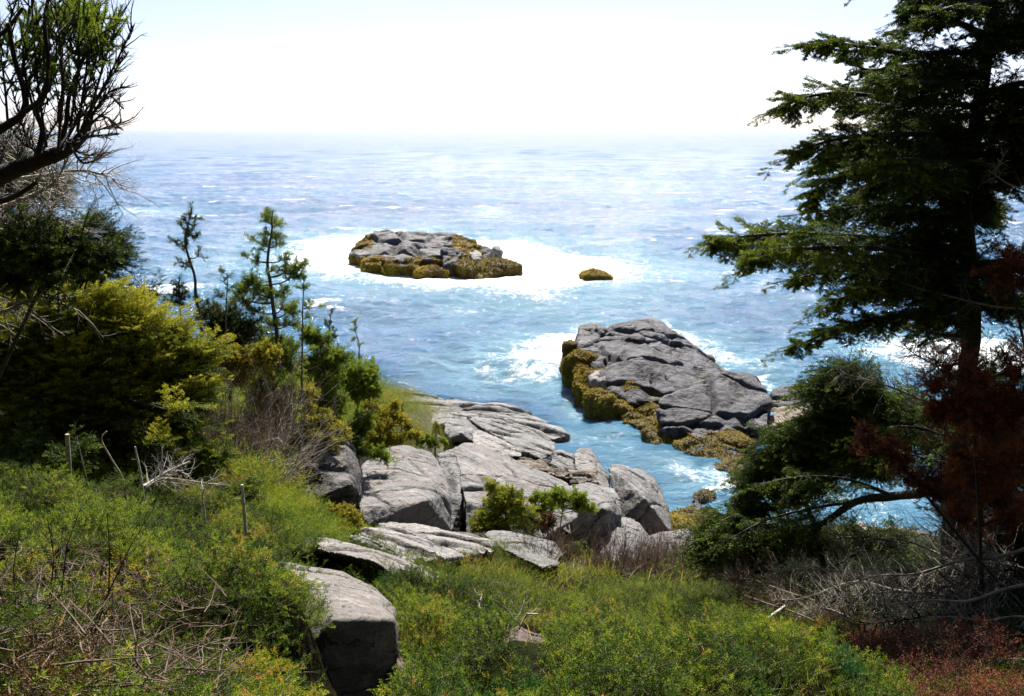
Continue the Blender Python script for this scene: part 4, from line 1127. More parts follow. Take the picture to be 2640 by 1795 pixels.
def low_limb():
    tr = PP([(2490,1180,8.3),(2402,1262,8.6),(2300,1280,8.9),(2210,1293,9.1),(2130,1345,9.3),(2060,1400,9.4)])
    b = with_ground(PP([(2490,1180,8.3),(2500,1430,8.3)]))
    t = thing('spruce_tree', 'low leaning spruce whose thick dark limb arches left over a gap of bright water', 'spruce tree', b[-1])
    bw, bn = Bag(), Bag()
    tube(bw, catmull(np.vstack([b[::-1], tr[1:]]), 40), np.linspace(0.055, 0.03, 40), 8, 0.5, 0.04)
    bw.emit('trunk', M['bark'], t, smooth=True)
    bw = Bag()
    for q, nb, L in [([(2300,1278,8.9),(2180,1235,9.0),(2060,1230,9.1),(1960,1250,9.2)], 30, .40), ([(2210,1293,9.1),(2100,1310,9.0),(1980,1340,9.0),(1880,1390,9.0)], 34, .42),
                     ([(2130,1345,9.3),(2020,1370,9.3),(1900,1330,9.4),(1830,1370,9.4)], 30, .40), ([(2060,1400,9.4),(1960,1400,9.4),(1850,1420,9.3)], 26, .36),
                     ([(2490,1190,8.3),(2420,1120,8.0),(2320,1100,7.8),(2230,1120,7.7)], 26, .4), ([(2490,1200,8.3),(2420,1190,8.6),(2330,1170,8.9),(2240,1180,9.1)], 26, .4)]:
        pts = PP(q); tube(bw, catmull(pts, 16), np.linspace(0.02, 0.005, 16), 5)
        pb, db, lb = limb_boughs(pts, nb, L, 0.1, 0.95, 0.45)
        needle_sprays(bn, bw, pb, db, lb, 9, 0.42, 2, 0.55, 15, 0.018, 0.0095, droop=0.12, tint=0.5, tv=0.22, sr=0.0022)
    bw.emit('branch_framework', M['bark'], t)
    bn.emit('crown', M['spruce'], t)
low_limb()

# ---- gnarled old tree at upper left
def gnarled():
    base = P(-330, 1500, 2.7); base[2] = float(TZ(base[0], base[1])) - 0.1
    t = thing('gnarled_tree', 'old gnarled conifer leaning in from the upper left with many bare upturned twigs', 'conifer', base)
    bw = Bag()
    tube(bw, catmull(np.vstack([base, PP([(-330,1100,2.7),(-260,760,2.7),(-230,540,2.75),(-260,300,2.8),(-240,-100,2.8)])]), 40), np.linspace(0.09, 0.05, 40), 9, 0.5, 0.04)
    bw.emit('trunk', M['bark'], t, smooth=True)
    bw = Bag(); bn = Bag(); segs = []; tips = []
    limbs = [([(-230,560,2.75),(-60,482,2.8),(30,440,2.82),(110,410,2.84),(171,385,2.86),(215,345,2.9),(232,290,2.92)], .033, .012),
             ([(-250,420,2.75),(-60,360,2.7),(20,322,2.68),(60,290,2.66),(64,240,2.66),(40,160,2.66),(20,60,2.66)], .014, .005),
             ([(90,418,2.83),(110,340,2.85),(95,280,2.86),(130,190,2.88),(165,90,2.9),(172,-20,2.9)], .009, .004),
             ([(150,395,2.86),(170,320,2.84),(180,240,2.82),(215,150,2.82),(240,40,2.8)], .008, .004),
             ([(60,290,2.66),(110,250,2.6),(125,170,2.6),(115,60,2.6),(130,-30,2.6)], .008, .004),
             ([(-60,480,2.8),(-20,520,2.7),(40,505,2.6),(95,470,2.55)], .012, .005),
             ([(-240,200,2.8),(-100,120,2.75),(0,90,2.7),(60,20,2.7)], .010, .004)]
    for q, r0, r1 in limbs:
        pts = catmull(PP(q), 26); tube(bw, pts, np.linspace(r0, r1, 26), 8, 0.5, 0.05)
    # upturned shoots that end in bottle brush tips, traced from the limb outward
    sh = [((215,345),(262,300),(316,335)),((205,350),(270,330),(320,315)),((200,360),(250,350),(305,345)),((215,330),(275,250),(318,280)),((222,320),(280,240),(334,222)),((190,360),(250,280),(300,230)),
          ((225,300),(285,200),(330,135)),((232,290),(300,160),(345,65)),((228,300),(275,140),(310,30)),((200,340),(225,160),(238,5)),((180,330),(205,150),(185,0)),((150,390),(160,200),(140,-20)),((120,380),(95,190),(80,-20)),
          ((90,300),(60,150),(85,-10)),((64,240),(110,120),(150,10)),((40,160),(20,80),(50,-20)),((20,320),(10,200),(-10,60)),((95,300),(150,180),(215,110)),((170,380),(230,400),(275,392)),((180,375),(215,420),(262,405)),((130,400),(60,370),(70,330)),
          ((0,450),(10,380),(60,310)),((50,430),(40,390),(0,350)),((110,410),(120,360),(150,310)),((160,390),(190,330),(250,245)),((175,380),(150,300),(175,180)),((140,398),(200,300),(255,130)),((100,412),(60,330),(30,230))]
    for a, b, e in sh:
        d0 = 2.82 + R.normal() * 0.08
        pts = PP([(*a, d0), (*b, d0 + R.normal() * 0.06), (*e, d0 + R.normal() * 0.1)])
        m = 22; cc = catmull(pts, m); L = np.linalg.norm(np.diff(cc, axis=0), axis=1).sum()
        tube(bw, cc, np.linspace(0.0042, 0.0018, m), 5)
        tn = norm(np.gradient(cc, axis=0))
        for k in range(4, m - 1):
            if R.random() < 0.85:
                w_ = norm(np.cross(tn[k], R.normal(size=3)))
                grow(segs, tips, cc[k], norm(tn[k] + w_ * 0.8 + UP * 0.2), L * R.uniform(0.12, 0.32), 0.0026, 1, kids=3, spread=0.7, wob=0.12, up=0.12, n=4)
        # bottle brush end
        if R.random() < 0.7:
            k0 = m - 7
            D = cc[-1] - cc[k0]
            needles(bn, cc[k0:k0 + 1], D[None], [np.linalg.norm(D)], 90, 0.0085, 0.0022, np.array([0.12]), fan=0.8)
    segs_to(bw, segs, 3)
    bw.emit('branch_framework', M['twig_dark'], t)
    bn.emit('dead_needle_tuft', M['twig_dark'], t)
    # plump green shoots
    bg_ = Bag()
    cl = [(165,70,50,26),(222,85,60,40),(250,70,45,24),(60,110,60,30),(180,130,70,36),(235,140,40,26),(100,170,80,24),(190,40,60,20),(60,60,40,8),(100,90,60,12),(30,200,50,10),(200,230,40,9),(160,180,60,14),(10,120,40,8)]
    for u, v, r, n_ in cl:
        q = P(u + R.normal(size=n_) * r * 0.55, v + R.normal(size=n_) * r * 0.55, 2.8 + R.normal(size=n_) * 0.08)
        D = norm(R.normal(size=(n_, 3)) * 0.55 + np.array([0.25, -0.1, 0.8]))
        L = R.uniform(0.035, 0.075, n_)
        tn = np.clip(0.35 + (0.4 if u > 150 and v < 160 else 0.05) * R.random(n_) + R.normal(size=n_) * 0.1, 0, 1)
        needles(bg_, q, D, L, 75, 0.013, 0.0026, tn, fan=0.9)
        stems(bg_, q - D * 0.03, D, L + 0.03, 0.003, np.zeros(n_))
    bg_.emit('needle_tuft', M['fir'], t)
gnarled()

# ---- darker conifers behind it
def mass(name, label, cat, balls, d, mat, base_uv, nb, L, K=9, K2=3, n=10, nl=0.018, nw=0.005, tint=0.45, tv=0.2, group=None, outw=0.9, lift=0.0, droop=0.15, rad=0.03, extra_wood=None, sp=0.8, shell=0.55, depth=0.9, sr=0.0022, wood='bark', tip=0.25, flat=True, up=0.35, gz=None, split=True, bias=(0, 0, 0), gap=None, crest=0.0):
    """a bushy conifer: boughs radiating from several ellipsoid cores (u, v, ru, rv[, dd])"""
    pb, db, lb, eb = [], [], [], []
    if split:
        nb_ = []
        for b in balls:
            for _ in range(3):
                f = R.uniform(0.42, 0.8); e = R.normal(size=3) * 0.42
                nb_.append((b[0] + e[0] * b[2], b[1] + e[1] * b[3], b[2] * f, b[3] * f, (b[4] if len(b) > 4 else 0) + e[2] * b[2] * pxm(d)))
        balls = nb_
    tot = sum(b[2] * b[3] for b in balls)
    cores = []
    for b in balls:
        u, v, ru, rv = b[:4]; dd = d + (b[4] if len(b) > 4 else 0)
        c = P(u, v, dd); s = pxm(dd); k = max(4, int(1.5 * nb * ru * rv / tot))
        e = norm(R.normal(size=(k, 3)))
        rr = (shell + (1 - shell) * R.random((k, 1)) ** 0.6)
        rad3 = np.array([ru * s, depth * (ru + rv) * 0.5 * s, rv * s])
        q = c + e * rad3 * rr * (1 - 0.25 * R.random((k, 1)))
        lump = 1 + 0.22 * fbm(e * 2.2 + R.random() * 9, 3, 7)[:, None]
        q = c + (q - c) * lump
        ok = q[:, 2] > TZ(q[:, 0], q[:, 1]) - 0.05
        if gap is not None:
            ok &= (fbm(q * 2.3, 3, 29) < gap + 0.9 * np.clip(e[:, 2] - 0.1, 0, 1)) | (R.random(len(q)) < 0.12)
        eb.append(e[ok, 2])
        q, e = q[ok], e[ok]
        dirn = norm(e * outw + UP * up + np.array(bias) + R.normal(size=e.shape) * 0.3)
        q = q - dirn * L * 0.55
        pb.append(q); db.append(dirn); lb.append(L * R.uniform(0.45, 1.45, len(q)))
        cores.append((c, rad3))
    nw *= 1.75; n = int(n * 1.3); rad *= 0.55
    if crest: tint = tint + crest * np.clip(np.concatenate(eb), -0.6, 1)  # upward boughs turn golden, new growth doubling as a sunlit crest in the colour
    pb, db, lb = np.vstack(pb), np.vstack(db), np.concatenate(lb)
    g = P(*base_uv, d); g[2] = float(TZ(g[0], g[1])) - 0.08
    if gz: g[2] = gz
    t = thing(name, label, cat, g, group)
    bw, bn = Bag(), Bag()
    top = max((c for c, r3 in cores), key=lambda c: c[2])
    mc = np.mean([c for c, r3 in cores], 0)
    tr = catmull(np.array([g, (g + mc) / 2 + R.normal(size=3) * 0.03, mc, top]), 24)
    tube(bw, tr, np.linspace(rad, rad * 0.3, 24), 7, 0.5, 0.04)
    bn2 = Bag()
    for c, r3 in cores:
        j = np.argmin(np.linalg.norm(tr - (c - UP * 0.25 * np.linalg.norm((c - mc)[:2])), axis=1))
        tube(bn2, catmull(np.array([tr[j], (tr[j] + c) / 2 + UP * 0.02, c]), 8), np.linspace(rad * 0.5, rad * 0.2, 8), 5)
    cc = np.array([c for c, _ in cores])
    near = cc[np.argmin(np.linalg.norm(pb[:, None] - cc[None], axis=-1), 1)]
    segs_to(bn2, np.concatenate([near, pb, np.full((len(pb), 1), rad * 0.12), np.full((len(pb), 1), sr)], 1), 3)
    if extra_wood: extra_wood(bw)
    bw.emit('trunk', M[wood], t)
    needle_sprays(bn, bn2, pb, db, lb, K, 0.45, K2, 0.5, n, nl, nw, droop=droop, lift=lift, tint=tint, tv=tv, sr=sr, sp=sp, tip=tip, flat=flat)
    bn2.emit('branch_framework', M[wood], t)
    bn.emit('crown', M[mat], t)
    return t

mass('spruce_tree', 'dark spruce standing behind the gnarled tree, stepping down to the right', 'spruce tree',
     [(60,560,120,110),(150,640,120,110),(250,690,100,100),(330,760,70,70),(60,720,140,110),(200,800,130,80),(20,440,110,90),(150,470,70,60),(260,590,50,50),(300,640,40,60)],
     11.6, 'spruce_dark', (60, 1230), 900, 0.36, K=10, nl=0.016, nw=0.0045, tint=0.4, rad=0.06)
mass('spruce_bough_tree', 'near young spruce with plump light green shoots in front of the dark one at left', 'young spruce',
     [(60,640,70,40),(180,620,80,30),(120,690,110,40),(30,690,60,60),(240,640,50,35),(210,680,60,30)], 3.6, 'spruce', (-420, 1500), 90, 0.17, K=8, K2=2, n=26, nl=0.014, nw=0.0028, tint=0.5, sr=0.0025, rad=0.02, up=0.5)
def bare_overlay():
    t0 = P(-160, 1250, 3.9); t0[2] = float(TZ(t0[0], t0[1])) - 0.05
    t = thing('dead_conifer', 'leafless grey conifer with lichen twigs crossing in front of the dark spruce at left', 'dead tree', t0)
    bw = Bag()
    tube(bw, catmull(np.vstack([t0, PP([(-150,900,3.9),(-120,600,3.9),(-130,300,3.9)])]), 14), np.linspace(0.04, 0.02, 14), 6)
    bw.emit('trunk', M['bark_grey'], t)
    bw = Bag(); segs, tips = [], []
    for q in ([(-120,560,3.9),(0,535,3.8),(90,500,3.7),(140,470,3.7),(175,410,3.7)], [(-120,620,3.9),(0,585,3.8),(60,570,3.75),(110,560,3.7)], [(-130,400,3.9),(20,385,3.8),(90,350,3.7)], [(-140,820,3.9),(0,805,3.7),(60,780,3.6),(110,765,3.6)], [(-120,480,3.9),(60,460,3.8),(200,440,3.8),(285,455,3.8)], [(-120,700,3.9),(60,640,3.8),(120,560,3.8),(160,500,3.8)]):
        pts = catmull(PP(q), 20); tube(bw, pts, np.linspace(0.011, 0.003, 20), 5)
        tn = norm(np.gradient(pts, axis=0))
        for k in range(4, 20):
            for _ in range(2):
                w_ = norm(np.cross(tn[k], R.normal(size=3)))
                grow(segs, tips, pts[k], norm(tn[k] * 0.7 + w_), R.uniform(0.08, 0.28), 0.003, 2, kids=4, spread=0.8, wob=0.22, up=0.0)
    segs_to(bw, segs, 3)
    bw.emit('branch_framework', M['twig_grey'], t)
bare_overlay()

young_spruce()
# ---- big rounded bush at left
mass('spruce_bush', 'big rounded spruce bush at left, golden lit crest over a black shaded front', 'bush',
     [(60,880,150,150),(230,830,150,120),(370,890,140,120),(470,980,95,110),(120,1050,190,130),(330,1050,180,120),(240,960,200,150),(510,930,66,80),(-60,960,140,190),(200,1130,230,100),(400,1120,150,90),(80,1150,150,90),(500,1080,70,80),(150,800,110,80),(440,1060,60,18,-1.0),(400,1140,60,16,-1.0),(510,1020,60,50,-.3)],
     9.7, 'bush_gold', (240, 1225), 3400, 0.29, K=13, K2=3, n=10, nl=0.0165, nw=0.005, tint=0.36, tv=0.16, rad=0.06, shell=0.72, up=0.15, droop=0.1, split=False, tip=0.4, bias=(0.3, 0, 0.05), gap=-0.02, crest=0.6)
mass('spruce_bush', 'low ragged spruce shoots at the foot of the big rounded bush', 'bush',
     [(80,1180,110,55),(220,1170,90,45),(20,1210,70,40)], 8.6, 'spruce', (110, 1240), 150, 0.22, K=9, n=11, nl=0.016, nw=0.005, tint=0.55)
mass('spruce_bush', 'green and yellow bush threaded by bleached branches at the ridge', 'bush',
     [(400,1210,90,45),(500,1200,80,60),(560,1170,60,45),(330,1235,60,30),(600,1255,70,30)], 9.0, 'bush_gold', (470, 1270), 210, 0.22, K=9, n=11, nl=0.016, nw=0.005, tint=0.45)

# ---- slim wind thinned trees of the middle stand
ST = 'young conifers of the thicket on the slope'
def slim_tree(label, trunk, tufts, d, mat, rad=0.03, L=0.14, n=10, nl=0.02, nw=0.008, K=6, K2=2, tint=0.45, auto=None, cat='young conifer', name='young_conifer', bl=None, wood='bark_grey'):
    """tufts: (u, v, ru, rv, boughs); auto: (t0, t1, count, halfwidth px at t0, at t1)"""
    tr = with_ground(PP([(*q, d) for q in trunk]))
    t = thing(name, label, cat, tr[-1], ST)
    bw, bn = Bag(), Bag()
    c = catmull(tr, 50)
    tube(bw, c[::-1], np.linspace(rad, rad * 0.2, 50), 7, 0.5, 0.04)
    bw.emit('trunk', M[wood], t, smooth=True)
    bw = Bag(); s = pxm(d); pb, db, lb = [], [], []
    tube(bw, c, rad * 0.15, 4)   # unseen core tube added inside the trunk to join the side branches
    for u, v, ru, rv, k in tufts:
        cc = P(u, v, d + R.normal() * ru * s * 0.5)
        j = np.argmin(np.linalg.norm(c - (cc - UP * 0.25 * np.linalg.norm(cc[:2] - c[25, :2])), axis=1))
        mid_ = (c[j] + cc) / 2 - UP * 0.03
        tube(bw, catmull(np.array([c[j], mid_, cc]), 8), np.linspace(max(rad * 0.35, 0.006), 0.004, 8), 5)
        k = max(3, int(k * 0.7)); e = norm(R.normal(size=(k, 3)))
        q = cc + e * np.array([ru * s, ru * s, rv * s]) * R.random((k, 1)) ** 0.5 * 0.8
        dd = norm(e + UP * 0.5 + 0.5 * norm(cc - c[j]))
        pb.append(q - dd * L * 0.4); db.append(dd); lb.append(L * R.uniform(0.6, 1.2, k))
    if auto:
        t0, t1, k, w0, w1 = auto
        f = t0 + (t1 - t0) * R.random(k); j = (f * 49).astype(int)
        a = R.random(k) * 2 * PI
        ln = (w0 + (w1 - w0) * (f - t0) / (t1 - t0)) * s * R.uniform(0.5, 1.15, k)
        dr = norm(np.stack([np.cos(a), np.sin(a), R.uniform(-0.1, 0.5, k)], -1))
        segs_to(bw, np.concatenate([c[j], c[j] + dr * ln[:, None], np.full((k, 1), 0.006), np.full((k, 1), 0.003)], 1), 4)
        pb.append(c[j] + dr * ln[:, None] * 0.55); db.append(norm(dr + UP * 0.3)); lb.append(ln * 0.75)
    pb, db, lb = np.vstack(pb), np.vstack(db), np.concatenate(lb)
    needle_sprays(bn, bw, pb, db, lb, K, 0.5, K2, 0.6, n, nl, nw, tint=tint, tv=0.2, sr=0.003, flat=False, droop=0.05, lift=0.1)
    bw.emit('branch_framework', M[wood], t)
    bn.emit('crown', M[mat], t)
    return t

slim_tree('thin bowed conifer at the left of the thicket with sparse tufts only near its top',
          [(496,534),(488,568),(477,614),(485,659),(502,713),(505,766),(517,827),(530,1000)], [(492,545,8,14,5),(480,570,14,10,6),(462,577,14,8,5),(505,580,14,8,5),(500,560,12,6,4),(488,605,18,10,8),(510,605,14,10,6),(480,595,14,8,5),(456,625,14,8,6),(470,640,16,8,7),(485,622,14,8,5),(514,657,9,7,5),(470,675,14,8,7),(485,685,14,6,5),(505,775,8,8,4)], 13, 'spruce', rad=0.03)
slim_tree('small dense dark conifer just left of the thin bowed one',
          [(462,714),(463,760),(465,800),(468,900)], [(462,735,12,16,9),(458,755,16,16,14),(468,762,15,16,14),(455,775,18,10,8),(436,778,10,6,4),(460,785,22,8,8)], 12.6, 'spruce_dark', rad=0.02)
slim_tree('spindly little conifer between the thin bowed one and the tallest one',
          [(587,708),(586,740),(583,804),(585,900)], [(586,714,8,6,4),(566,762,9,9,8),(575,700,10,5,3),(533,780,6,5,4),(563,795,8,9,6),(604,772,14,8,6),(592,745,7,8,4)], 13.6, 'spruce', rad=0.018)
slim_tree('tallest conifer of the thicket, bare stemmed, round clump at left, arm at right',
          [(703,545),(701,570),(701,595),(695,630),(690,671),(691,700),(697,728),(704,790),(712,842),(716,900),(720,975),(716,1130)],
          [(702,555,20,10,12),(695,572,24,12,14),(715,575,18,10,10),(690,600,20,10,10),(715,612,22,10,12),(682,625,22,8,9),(712,630,24,8,12),(672,640,16,8,6),(652,615,6,8,3),(662,667,16,8,10),(634,661,6,4,3),
           (735,667,16,8,10),(752,690,28,14,24),(778,680,18,8,12),(760,712,26,10,22),(740,700,20,12,12),(700,695,12,14,8),
           (650,725,34,20,46),(630,745,26,20,34),(668,745,30,18,34),(612,770,20,10,14),(640,775,30,14,26),(690,765,24,16,20),(720,760,22,12,16),(735,745,14,10,9),(730,790,26,14,22),(745,800,24,12,16),(660,800,26,12,18),(700,830,34,16,26),(745,835,26,14,18),(670,850,30,16,22),(720,880,40,18,28)],
          15, 'fir', rad=0.045, L=0.17, K=7, K2=3)
slim_tree('slender pole like conifer right of the tallest one with a few small tufts',
          [(783,705),(783,740),(780,804),(780,860),(779,918),(778,1000),(780,1120)], [(783,720,9,10,7),(786,742,14,6,7),(772,742,6,5,3),(798,775,9,5,5),(795,790,12,6,6),(826,786,5,3,3),(795,815,12,8,7),(770,800,9,6,5),(768,830,10,10,7),(795,850,10,8,5),(760,900,16,10,9),(800,900,16,12,9),(775,935,24,10,12)], 15.5, 'fir', rad=0.022, L=0.13)
slim_tree('small pointed conifer with a neat dark tip right of the slender pole', [(854,802),(850,840),(847,880),(845,921),(843,1000)], [], 18, 'spruce', rad=0.025, auto=(0.0, 0.62, 46, 5, 30), L=0.13)
slim_tree('small thin conifer with a bare middle at the right edge of the thicket', [(918,822),(915,850),(925,885),(925,930),(925,970),(922,1060)], [(917,832,7,10,6),(914,850,8,7,5),(912,870,7,6,3),(928,890,6,8,3),(930,925,16,10,8),(922,950,20,10,10)], 19, 'fir', rad=0.022, L=0.12)
slim_tree('stubby pale yellow conifer standing on the rocks left of the rounded ledge boulder', [(1124,1090),(1124,1120),(1122,1160)], [], 25, 'fir_yellow', rad=0.03, auto=(0, 0.95, 60, 5, 24), L=0.13)
slim_tree('short yellow conifer with a thin leader above the rounded granite dome', [(1037,1035),(1037,1060),(1036,1090),(1035,1130)], [(1037,1042,7,8,7),(1035,1060,14,10,12),(1032,1085,28,20,30),(1045,1100,30,16,26)], 24, 'fir_yellow', rad=0.025, L=0.16)

# bushes of the thicket
BU = 'bushes of the thicket on the slope'
for (lab, mat, balls, d, nb, L) in [
    ('dark green bush behind the crest of the big rounded bush', 'spruce_dark', [(560,835,40,26),(600,850,50,34),(640,850,36,28),(575,880,40,30),(620,890,36,26),(540,815,30,20)], 14.2, 190, 0.26),
    ('thin twiggy bush around the foot of the tallest conifer', 'fir', [(680,900,50,30),(740,905,50,34),(700,960,60,36),(640,950,40,26),(750,960,40,30)], 15.6, 190, 0.26),
    ('bright yellow green bush at the left of the thicket, low in the sun', 'fir_yellow', [(590,920,36,22),(630,940,50,30),(690,915,40,24),(560,930,30,24),(620,990,50,34)], 13.4, 150, 0.22),
    ('loose green bush right of the slender pole', 'fir', [(820,880,36,26),(850,915,40,26),(810,930,36,24),(870,940,40,24),(838,955,40,24)], 17.6, 180, 0.28),
    ('bright feathery bush below the thin conifer at the right edge', 'fir', [(900,940,44,24),(925,965,40,24),(890,980,46,30),(935,1000,40,26),(955,1010,34,20),(880,1020,46,26)], 18.6, 250, 0.28),
    ('green bush with dark gaps below the bright feathery bush', 'fir', [(820,1000,46,30),(860,1030,40,26),(800,1050,44,28),(845,1075,40,26)], 17.4, 180, 0.28),
    ('mixed green bush under the bright yellow green one, among dead brush', 'fir', [(690,990,40,30),(720,1010,44,34),(660,1030,40,30),(700,1050,50,34),(740,1060,40,30)], 14.4, 190, 0.24),
    ('olive bush at the foot of the loose green bush', 'fir_yellow', [(800,1030,40,30),(780,1070,44,30),(830,1090,44,30),(790,1120,40,26),(860,1130,36,24)], 16.2, 190, 0.24),
    ('shaded bush beneath the tallest conifer', 'spruce', [(680,1040,50,30),(730,1050,46,34),(690,1090,60,30),(740,1100,40,30),(650,1080,40,26)], 15.2, 200, 0.26),
    ('bright green bush hugging the right side of the dark lichen stained boulder', 'fir', [(910,1090,40,26),(940,1120,40,24),(920,1150,36,26),(950,1170,34,20),(900,1120,26,24)], 18.6, 200, 0.26),
    ('low yellowish shrub cover between the thicket and the grey dome', 'fir_yellow', [(980,1050,34,20),(1010,1080,40,22),(985,1100,40,18),(1010,1125,40,16),(1060,1110,36,20),(970,1140,34,14)], 22.5, 230, 0.26),
    ('small green shrub in the cleft beside the pale yellow conifer', 'fir', [(1085,1125,24,14),(1110,1140,22,12),(1150,1140,12,8)], 24.5, 60, 0.22),
    ('green shrub at the left of the dark lichen stained boulder', 'spruce', [(740,1150,24,30),(700,1170,30,24),(670,1150,30,26)], 15.8, 100, 0.24),
    ]:
    mass('conifer_bush', lab, 'bush', balls, d, mat, (balls[0][0], balls[0][1] + 70), nb, L, K=8, K2=3, n=8, nl=0.024, nw=0.009, tint=0.5, tv=0.22, group=BU, rad=0.02, shell=0.4, up=0.5, flat=False, lift=0.06)
BU2 = 'bushes among the granite slabs'
mass('conifer_bush', 'round bright green and gold bush growing in front of the widest granite face', 'bush',
     [(1250,1310,50,38),(1300,1300,50,40),(1345,1330,46,36),(1230,1340,40,30),(1290,1350,60,30),(1360,1360,30,24),(1285,1280,30,22)], 17.2, 'bush_gold', (1290, 1400), 300, 0.24, K=9, K2=3, n=9, nl=0.022, nw=0.008, tint=0.6, tv=0.2, group=BU2, shell=0.5, up=0.4)
mass('conifer_bush', 'green spreading shrub leaning over the blocky boulder, right of the round gold bush', 'bush',
     [(1410,1285,34,18),(1450,1280,40,20),(1490,1295,30,16),(1515,1310,18,14),(1400,1310,24,16)], 17.8, 'fir', (1430, 1400), 130, 0.22, K=9, K2=3, n=9, nl=0.022, nw=0.008, tint=0.65, group=BU2, flat=False)
mass('conifer_bush', 'rust brown dying shrub between the round gold bush and the blocky boulder', 'bush',
     [(1410,1350,26,30),(1425,1385,26,26),(1440,1410,24,20),(1390,1340,20,16)], 17.4, 'withered', (1420, 1430), 90, 0.2, K=8, K2=2, n=9, nl=0.02, nw=0.008, tint=0.75, group=BU2, flat=False)
mass('conifer_bush', 'tiny green shrub at the foot of the blocky boulder', 'bush',
     [(1480,1412,24,14),(1500,1420,16,10),(1465,1425,18,14)], 16.6, 'fir', (1480, 1440), 50, 0.18, K=8, K2=2, n=9, nl=0.02, nw=0.008, group=BU2, flat=False)
mass('conifer_bush', 'yellow green shrub under the dark overhang of the lichen stained boulder', 'bush',
     [(850,1325,30,18),(895,1325,26,22),(920,1350,26,18),(870,1360,40,20),(930,1375,30,16),(960,1390,30,14)], 11.8, 'fir_yellow', (880, 1400), 170, 0.17, K=8, K2=3, n=10, nl=0.016, nw=0.005, tint=0.5, group=BU2, flat=False)

# reddish dying spruces at right
for (lab, mat, balls, d, nb, L, base) in [
    ('rust red dying spruce in the right foreground, bushy and fine twigged', 'rust', [(2440,1000,70,60),(2520,960,90,70),(2600,1000,90,90),(2480,1080,90,60),(2580,1120,80,80),(2420,1060,50,40),(2640,900,70,70)], 6.6, 420, 0.24, (2560, 1480)),
    ('small reddish spray reaching left in front of the dark young spruce', 'heath', [(2230,1130,40,24),(2290,1150,50,30),(2330,1190,40,26),(2350,1230,30,20),(2270,1160,40,20),(2400,1240,40,30)], 6.4, 110, 0.16, (2800, 1500)),
    ('rust red tuft high at the right edge of the photo', 'rust', [(2600,660,50,40),(2640,700,50,50),(2580,700,30,20)], 6.8, 90, 0.2, (2860, 1480)),
    ('dark reddish undergrowth spruce below the rust red one', 'rust', [(2480,1200,60,70),(2560,1240,80,80),(2630,1300,70,90),(2450,1320,50,60)], 6.9, 260, 0.24, (2540, 1500)),
    ]:
    mass('dying_spruce', lab, 'dying spruce', balls, d, mat, base, nb, L, K=9, K2=3, n=10, nl=0.013, nw=0.0026, tint=0.62, tv=0.25, group='rust red dying spruces at the right', rad=0.03, gap=-0.04, flat=False, shell=0.3, sr=0.002)

mass('spruce_tree', 'black shaded spruce filling the lower right edge behind the rust red ones', 'spruce tree',
     [(2560,1060,110,90),(2640,1180,110,110),(2540,1180,90,80),(2600,1320,120,90),(2500,1330,80,60),(2660,1440,100,70),(2440,1120,70,60),(2560,1430,80,50)],
     9.0, 'spruce_dark', (2600, 1480), 700, 0.32, K=9, K2=3, n=10, nl=0.018, nw=0.0055, tint=0.35, rad=0.06)
# ------------------------------------------------------------------ ground cover
JUN = [(-900,1190),(0,1215),(340,1250),(560,1310),(640,1370),(760,1405),(880,1440),(1010,1480),(1130,1500),(1180,1540),(1300,1625),(1270,1700),(1320,1800),(1330,2300),(-900,2300)]
MOUND = [(655,1330),(700,1288),(760,1275),(820,1305),(880,1370),(960,1400),(980,1425),(860,1425),(760,1400)]
GRASS = [(1090,1500),(1200,1430),(1300,1425),(1440,1470),(1560,1485),(1800,1500),(2000,1580),(2120,1660),(2230,1740),(2330,1800),(2500,2300),(1330,2300),(1320,1800),(1270,1700),(1300,1625),(1180,1540)]
HEATH = [(1930,1560),(2060,1560),(2250,1620),(2700,1700),(3500,1700),(3500,2300),(2500,2300),(2330,1800),(2230,1740),(2120,1660)]
BOULDER = [(708,1462),(793,1476),(881,1495),(958,1530),(1012,1582),(1024,1640),(1026,2400),(760,2400),(745,1780),(770,1690),(850,1600),(790,1530)]
SL = list(SLABS.values())
STONE = [(1300,1622),(1345,1615),(1402,1642),(1434,1690),(1428,1780),(1350,1800),(1288,1722)]
def scatter(n, x0, x1, y0, y1, poly, avoid=(), far=4.0, pw=1.0):
    x = R.uniform(x0, x1, n); y = R.uniform(y0, y1, n)
    p = xyz(x, y, TZ(x, y)); u, v, d = proj(p)
    wob = 18 * fbm(p * 2.2, 3, 61)
    ok = inpoly(u + wob, v + wob, poly) & (R.random(n) < np.minimum(1, (far / y) ** pw))
    for a in avoid: ok &= ~inpoly(u, v, a)
    return p[ok]
